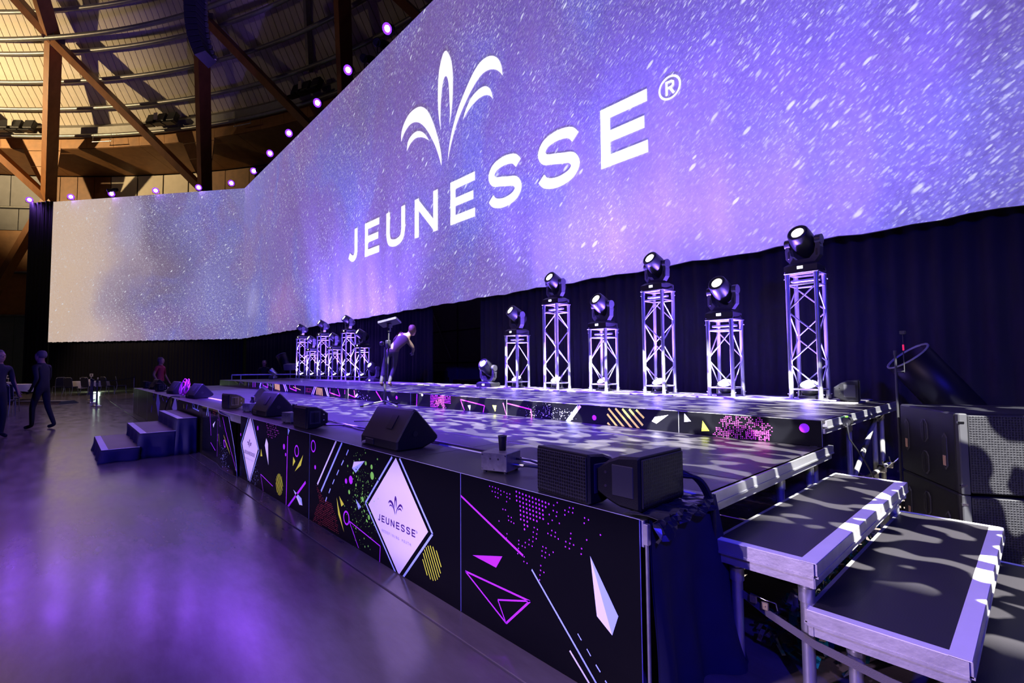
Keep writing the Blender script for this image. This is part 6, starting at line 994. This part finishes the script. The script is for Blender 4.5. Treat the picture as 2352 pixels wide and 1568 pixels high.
table('round dining table behind the standing person at the left', -33.0, -1.9, .85, 'dining table behind the standing person at the left')
for i, (x, y) in enumerate(((-37.1, .75), (-36.9, 1.2), (-37.0, 1.5), (-36.95, .95), (-32.7, -2.1), (-32.6, -1.7))):
    tg = thing('wine_glass', ['short glass left of the table number card', 'wine glass in front of the table number card', 'wine glass toward the right edge of the far cloth', 'wine glass between two glasses on the far cloth', 'wine glass on the left dining table', 'second glass on the left dining table'][i], 'glass', (x, y, .747), 0, 'glasses on the dining tables')
    ob('bowl', MB().lathe([(.004, .09), (.03, .11), (.036, .16), (.03, .2), (.028, .2), (.033, .16), (.027, .115), (0, .1)], 12), tg, mats=mat('clear_glass', (.5, .5, .52), .08)); ob('stem', MB().lathe([(0, 0), (.034, 0), (.03, .006), (.005, .012), (.004, .095)], 12), tg, mats=mat('clear_glass', (.5, .5, .52), .08))
for x, y, lab in ((-37.3, 1.22, 'white table number card on the far dining table'), (-33.2, -1.9, 'white table number card on the left dining table')):
    c = thing('table_card', lab, 'sign', (x, y, .747), math.radians(47)); ob('card', MB().rbox((-.1, -.006, .26), (.1, .006, .42), .002), c, mats=CLOTH); ob('holder', MB().cyl((0, 0, .1), (0, 0, .27), .006, 6).lathe([(0, 0), (.15, 0), (.14, .1), (0, .11)], 14), c, mats=CLOTH)
    ob('printed_mark', MB().rbox((-.05, -.0075, .30), (.05, -.0058, .38), .0005), c, mats=BLACK)
sts = [((-24.99, 1.0), 'nearest polished stanchion post, violet reflections'), ((-27.4, .95), 'second stanchion post just behind the nearest'), ((-30.2, .99), 'third stanchion post in the row'), ((-35.6, 3.05), 'lone stanchion post right of the far chairs')]
def make_st():
    t = thing('stanchion', '', 'stanchion'); ob('post', MB().cyl((0, 0, .02), (0, 0, .98), .033, 14), t, mats=CHROME); ob('base', MB().lathe([(0, 0), (.17, 0), (.17, .012), (.04, .035), (0, .035)], 20), t, mats=CHROME); ob('belt_head', MB().cyl((0, 0, .9), (0, 0, 1.0), .04, 14), t, mats=BLACK); return t
SP = make_st()
for p, lab in sts: place(SP, (p[0], p[1], 0), 0, lab, 'stanchion posts')
def belt(a, b, lab):
    a, b = Vector(a), Vector(b); mb = MB(); N = 12
    for k in range(N+1): p = a.lerp(b, k/N); z = .93-.10*math.sin(PI*k/N); mb.v += [(p.x, p.y, z-.025), (p.x, p.y, z+.025), (p.x, p.y+.004, z+.025), (p.x, p.y+.004, z-.025)]
    for i in range(N):
        for k in range(4): mb.f.append((i*4+k, i*4+(k+1) % 4, i*4+4+(k+1) % 4, i*4+4+k))
    mb.m = [0]*len(mb.f); mb.sm = [False]*len(mb.f); tag(ob('barrier_belt', mb, mats=DRAPE), lab, 'belt')
belt((-30.2, .99), (-35.6, 3.05), 'dark belt strung from the post row to the lone post')
rp_ = thing('floor_ramp', 'low black ramp on the floor behind the standing person', 'ramp', (-28.4, -.6, 0), math.radians(48)); ob('body', MB().hull([(-1.1, -.5, 0), (1.1, -.5, 0), (-1.1, .5, 0), (1.1, .5, 0), (-1.05, -.3, .12), (1.05, -.3, .12), (-1.05, .3, .12), (1.05, .3, .12)]), rp_, mats=BLACK); ob('edge_strip', MB().rbox((-1.05, -.32, .118), (1.05, -.28, .126), .002), rp_, mats=STEEL)
glow = CRN+WD*11.2-WN*1.2
light('corridor_lamp', 'POINT', (glow.x, glow.y, .35), None, 90, (.75, 1, .75), .2)

# ================================================================ PEOPLE
def person(label, loc, rz, J, R, cloth, hair=None, scale=1.0, parts=None):
    """J: joint dict, R: radii, E: edges -> one skinned body; materials by body region"""
    t = thing('person', label, 'person', loc, rz)
    names = list(J); E = [('pelvis', 'waist'), ('waist', 'chest'), ('chest', 'neck'), ('neck', 'chin'), ('chin', 'crown')]
    for s in ('l', 'r'): E += [('pelvis', s+'hip'), (s+'hip', s+'knee'), (s+'knee', s+'ankle'), (s+'ankle', s+'toe'), ('chest', s+'sho'), (s+'sho', s+'elb'), (s+'elb', s+'wri'), (s+'wri', s+'palm')]
    J = {k: Vector(v)*scale for k, v in J.items()}
    for s in ('l', 'r'):
        d = (J[s+'palm']-J[s+'wri']).normalized(); side = d.cross(Vector((0, 0, 1)) if abs(d.z) < .9 else Vector((0, 1, 0))).normalized(); nrm = side.cross(d)
        for k, (o, L) in enumerate(((-.028, .07), (-.010, .08), (.010, .075), (.027, .06))):
            a = J[s+'palm']+side*o*scale; b = a+d*L*.55*scale; c = b+(d*.8+nrm*.5)*L*.5*scale
            J[f'{s}f{k}a'] = a; J[f'{s}f{k}b'] = b; J[f'{s}f{k}c'] = c; E += [(s+'palm', f'{s}f{k}a'), (f'{s}f{k}a', f'{s}f{k}b'), (f'{s}f{k}b', f'{s}f{k}c')]
        a = J[s+'wri']+d*.03*scale-side*.035*scale; b = a+(d*.7-side*.6)*.05*scale; J[s+'ta'] = a; J[s+'tb'] = b; E += [(s+'wri', s+'ta'), (s+'ta', s+'tb')]
    names = list(J); ix = {n: i for i, n in enumerate(names)}
    me = bpy.data.meshes.new('body'); me.from_pydata([J[n] for n in names], [(ix[a], ix[b]) for a, b in E], []); o = bpy.data.objects.new('body', me); COL.objects.link(o); o.parent = t
    md = o.modifiers.new('skin', 'SKIN'); md.use_smooth_shade = True
    RR = dict(pelvis=(.15, .11), waist=(.135, .10), chest=(.165, .115), neck=(.055, .055), chin=(.072, .085), crown=(.07, .085)); 
    for s in ('l', 'r'): RR.update({s+'hip': (.085, .09), s+'knee': (.058, .058), s+'ankle': (.042, .042), s+'toe': (.042, .03), s+'sho': (.062, .062), s+'elb': (.043, .043), s+'wri': (.028, .026), s+'palm': (.036, .018)})
    for n in names:
        v = me.skin_vertices[0].data[ix[n]]; q = RR.get(n, (.0085, .0085)); v.radius = (q[0]*scale, q[1]*scale); v.use_root = (n == 'pelvis')
    sb = o.modifiers.new('smooth', 'SUBSURF'); sb.levels = 1; sb.render_levels = 2
    m = bpy.data.materials.new('figure'); m.use_nodes = True; tn = NT(m); b = tn.n['Principled BSDF']; b.inputs['Roughness'].default_value = .75
    oc = tn.node('TexCoord').outputs['Object']; sp_ = tn.node('SeparateXYZ'); tn.l.new(oc, sp_.inputs[0]); z = sp_.outputs[2]
    col = tn.mix(tn.math('GREATER_THAN', z, J['neck'].z-.02), cloth['top'], cloth.get('skin', (.40, .21, .14, 1)))
    col = tn.mix(tn.math('LESS_THAN', z, J['pelvis'].z-.02), col, cloth['trousers'])
    if 'arms' in cloth:
        hw = tn.math('GREATER_THAN', tn.math('ABSOLUTE', sp_.outputs[0]), cloth['arms']); col = tn.mix(tn.math('MULTIPLY', hw, tn.math('GREATER_THAN', z, .2)), col, cloth.get('skin', (.40, .21, .14, 1)))
    col = tn.mix(tn.math('LESS_THAN', z, .09), col, cloth.get('shoes', (.01, .01, .012, 1)))
    tn.l.new(tn.mix(tn.noise(oc, 9, 3), col, tn.mix(.25, col, (0, 0, 0, 1))), b.inputs['Base Color']); me.materials.append(m)
    # head details
    hc = (J['chin']+J['crown'])/2; s = scale; f = J.get('face', None)
    fd_ = Vector((0, -1, 0)); 
    hm = MB().lathe([(.0, .132), (.05, .124), (.083, .088), (.093, .045), (.093, .01), (.085, -.03), (.06, -.045)], 16)
    hm.v = [(v[0]*s*.92, (v[1]*1.06+.022)*s, v[2]*s) for v in hm.v]; hobj = ob('hair', hm, t, hc, mats=hair or mat('short_grey_hair', (.14, .11, .10), .7))
    fm = MB().lathe([(0, .09), (.04, .085), (.07, .05), (.075, .0), (.066, -.06), (.04, -.11), (0, -.12)], 14); fm.v = [(v[0]*s, (v[1]*.95-.036)*s, v[2]*s) for v in fm.v]; face = ob('face', fm, t, hc-Vector((0, 0, .01*s)), mats=SKIN)
    ob('nose', MB().hull([(.013*s, -.1*s, -.02*s), (-.013*s, -.1*s, -.02*s), (0, -.13*s, -.022*s), (0, -.1*s, .03*s)]), face, mats=SKIN)
    for sx in (-1, 1):
        ob('eye', MB().lathe([(0, -.009), (.008, -.005), (.01, 0), (.008, .005), (0, .009)], 8, o=(sx*.03*s, -.096*s, .012*s)), face, mats=mat('dark_eye', (.02, .015, .012), .2))
        ob('ear', MB().hull([(sx*.075*s, -.02*s, .02*s), (sx*.088*s, .01*s, .025*s), (sx*.075*s, .01*s, -.03*s), (sx*.085*s, -.005*s, -.025*s), (sx*.075*s, .012*s, .02*s)]), face, mats=SKIN)
    ob('mouth', MB().rbox((-.022*s, -.1*s, -.062*s), (.022*s, -.082*s, -.054*s), .002*s), face, mats=mat('lips', (.28, .10, .08), .5))
    return t
def stand(stride=.0, arm=.12, lean=0):
    J = dict(pelvis=(0, 0, .95), waist=(0, -lean*.3, 1.10), chest=(0, -lean*.7, 1.34), neck=(0, -lean*1.1-.01, 1.52), chin=(0, -lean*1.3-.02, 1.60), crown=(0, -lean*1.4-.01, 1.72))
    for s, k in (('l', 1), ('r', -1)):
        f = stride*k
        J.update({s+'hip': (k*.09, 0, .90), s+'knee': (k*.10, -.5*f-.03, .50), s+'ankle': (k*.10, -f+.05, .085), s+'toe': (k*.11, -f-.10, .035), s+'sho': (k*.19, -lean*.8, 1.43), s+'elb': (k*(.19+arm*.6), f*.4-lean*.6+.03, 1.15), s+'wri': (k*(.19+arm*.7), f*.7-lean*.8-.1, .93), s+'palm': (k*(.19+arm*.7), f*.7-lean*.8-.14, .86)})
    return J
faceL = lambda vx, vy: math.atan2(vy, vx)+PI/2
def facing(dx, dy): return math.atan2(dy, dx)+PI/2
blk = dict(top=(.012, .012, .016, 1), trousers=(.010, .010, .012, 1))
person('person in black clothes and dark shoes walking left past the dining chairs', (-16.46, -.36, 0), facing(-.60, -.80), stand(.16, .10, .03), None, blk, scale=1.06)
person('person in dark clothes cut off by the left edge of the photo', (-14.95, -1.02, 0), facing(.45, .3), stand(.05, .16, .02), None, dict(top=(.015, .015, .03, 1), trousers=(.012, .012, .016, 1), arms=.30), scale=1.04)
person('person in a dark red shirt standing beyond the far end of the stage', (-22.5, 2.7, 0), facing(.6, .8), stand(.06, .30, 0), None, dict(top=(.34, .02, .05, 1), trousers=(.01, .01, .014, 1), arms=.34), scale=1.04)
person('person in black working in the dark behind the far rail', (-22.4, 6.3, 0), facing(.9, -.3), stand(.02, .1, .14), None, blk, scale=.98)
Jd = dict(pelvis=(0, 0, .82), waist=(-.09, -.03, .94), chest=(-.25, -.06, 1.10), neck=(-.38, -.08, 1.20), chin=(-.43, -.09, 1.26), crown=(-.49, -.09, 1.36), lhip=(.085, 0, .78), lknee=(.20, -.08, .44), lankle=(.24, .02, .085), ltoe=(.25, -.13, .035), rhip=(-.085, 0, .78), rknee=(-.02, -.12, .42), rankle=(.06, .0, .085), rtoe=(.05, -.15, .035),
 lsho=(-.20, -.06, 1.22), lelb=(-.02, -.20, 1.10), lwri=(.04, -.34, .98), lpalm=(.05, -.38, .93), rsho=(-.36, -.08, 1.06), relb=(-.46, -.22, .90), rwri=(-.42, -.36, .80), rpalm=(-.40, -.41, .76))
person('person in brown clothes leaning over on the upper stage right of the tablet stand', (-9.62, 5.28, 1.002), facing(-.736, .677), Jd, None, dict(top=(.07, .042, .03, 1), skin=(.16, .08, .055, 1), trousers=(.012, .010, .014, 1), shoes=(.2, .12, .1, 1)), mat('brown_hair', (.12, .06, .03), .6), scale=.94)
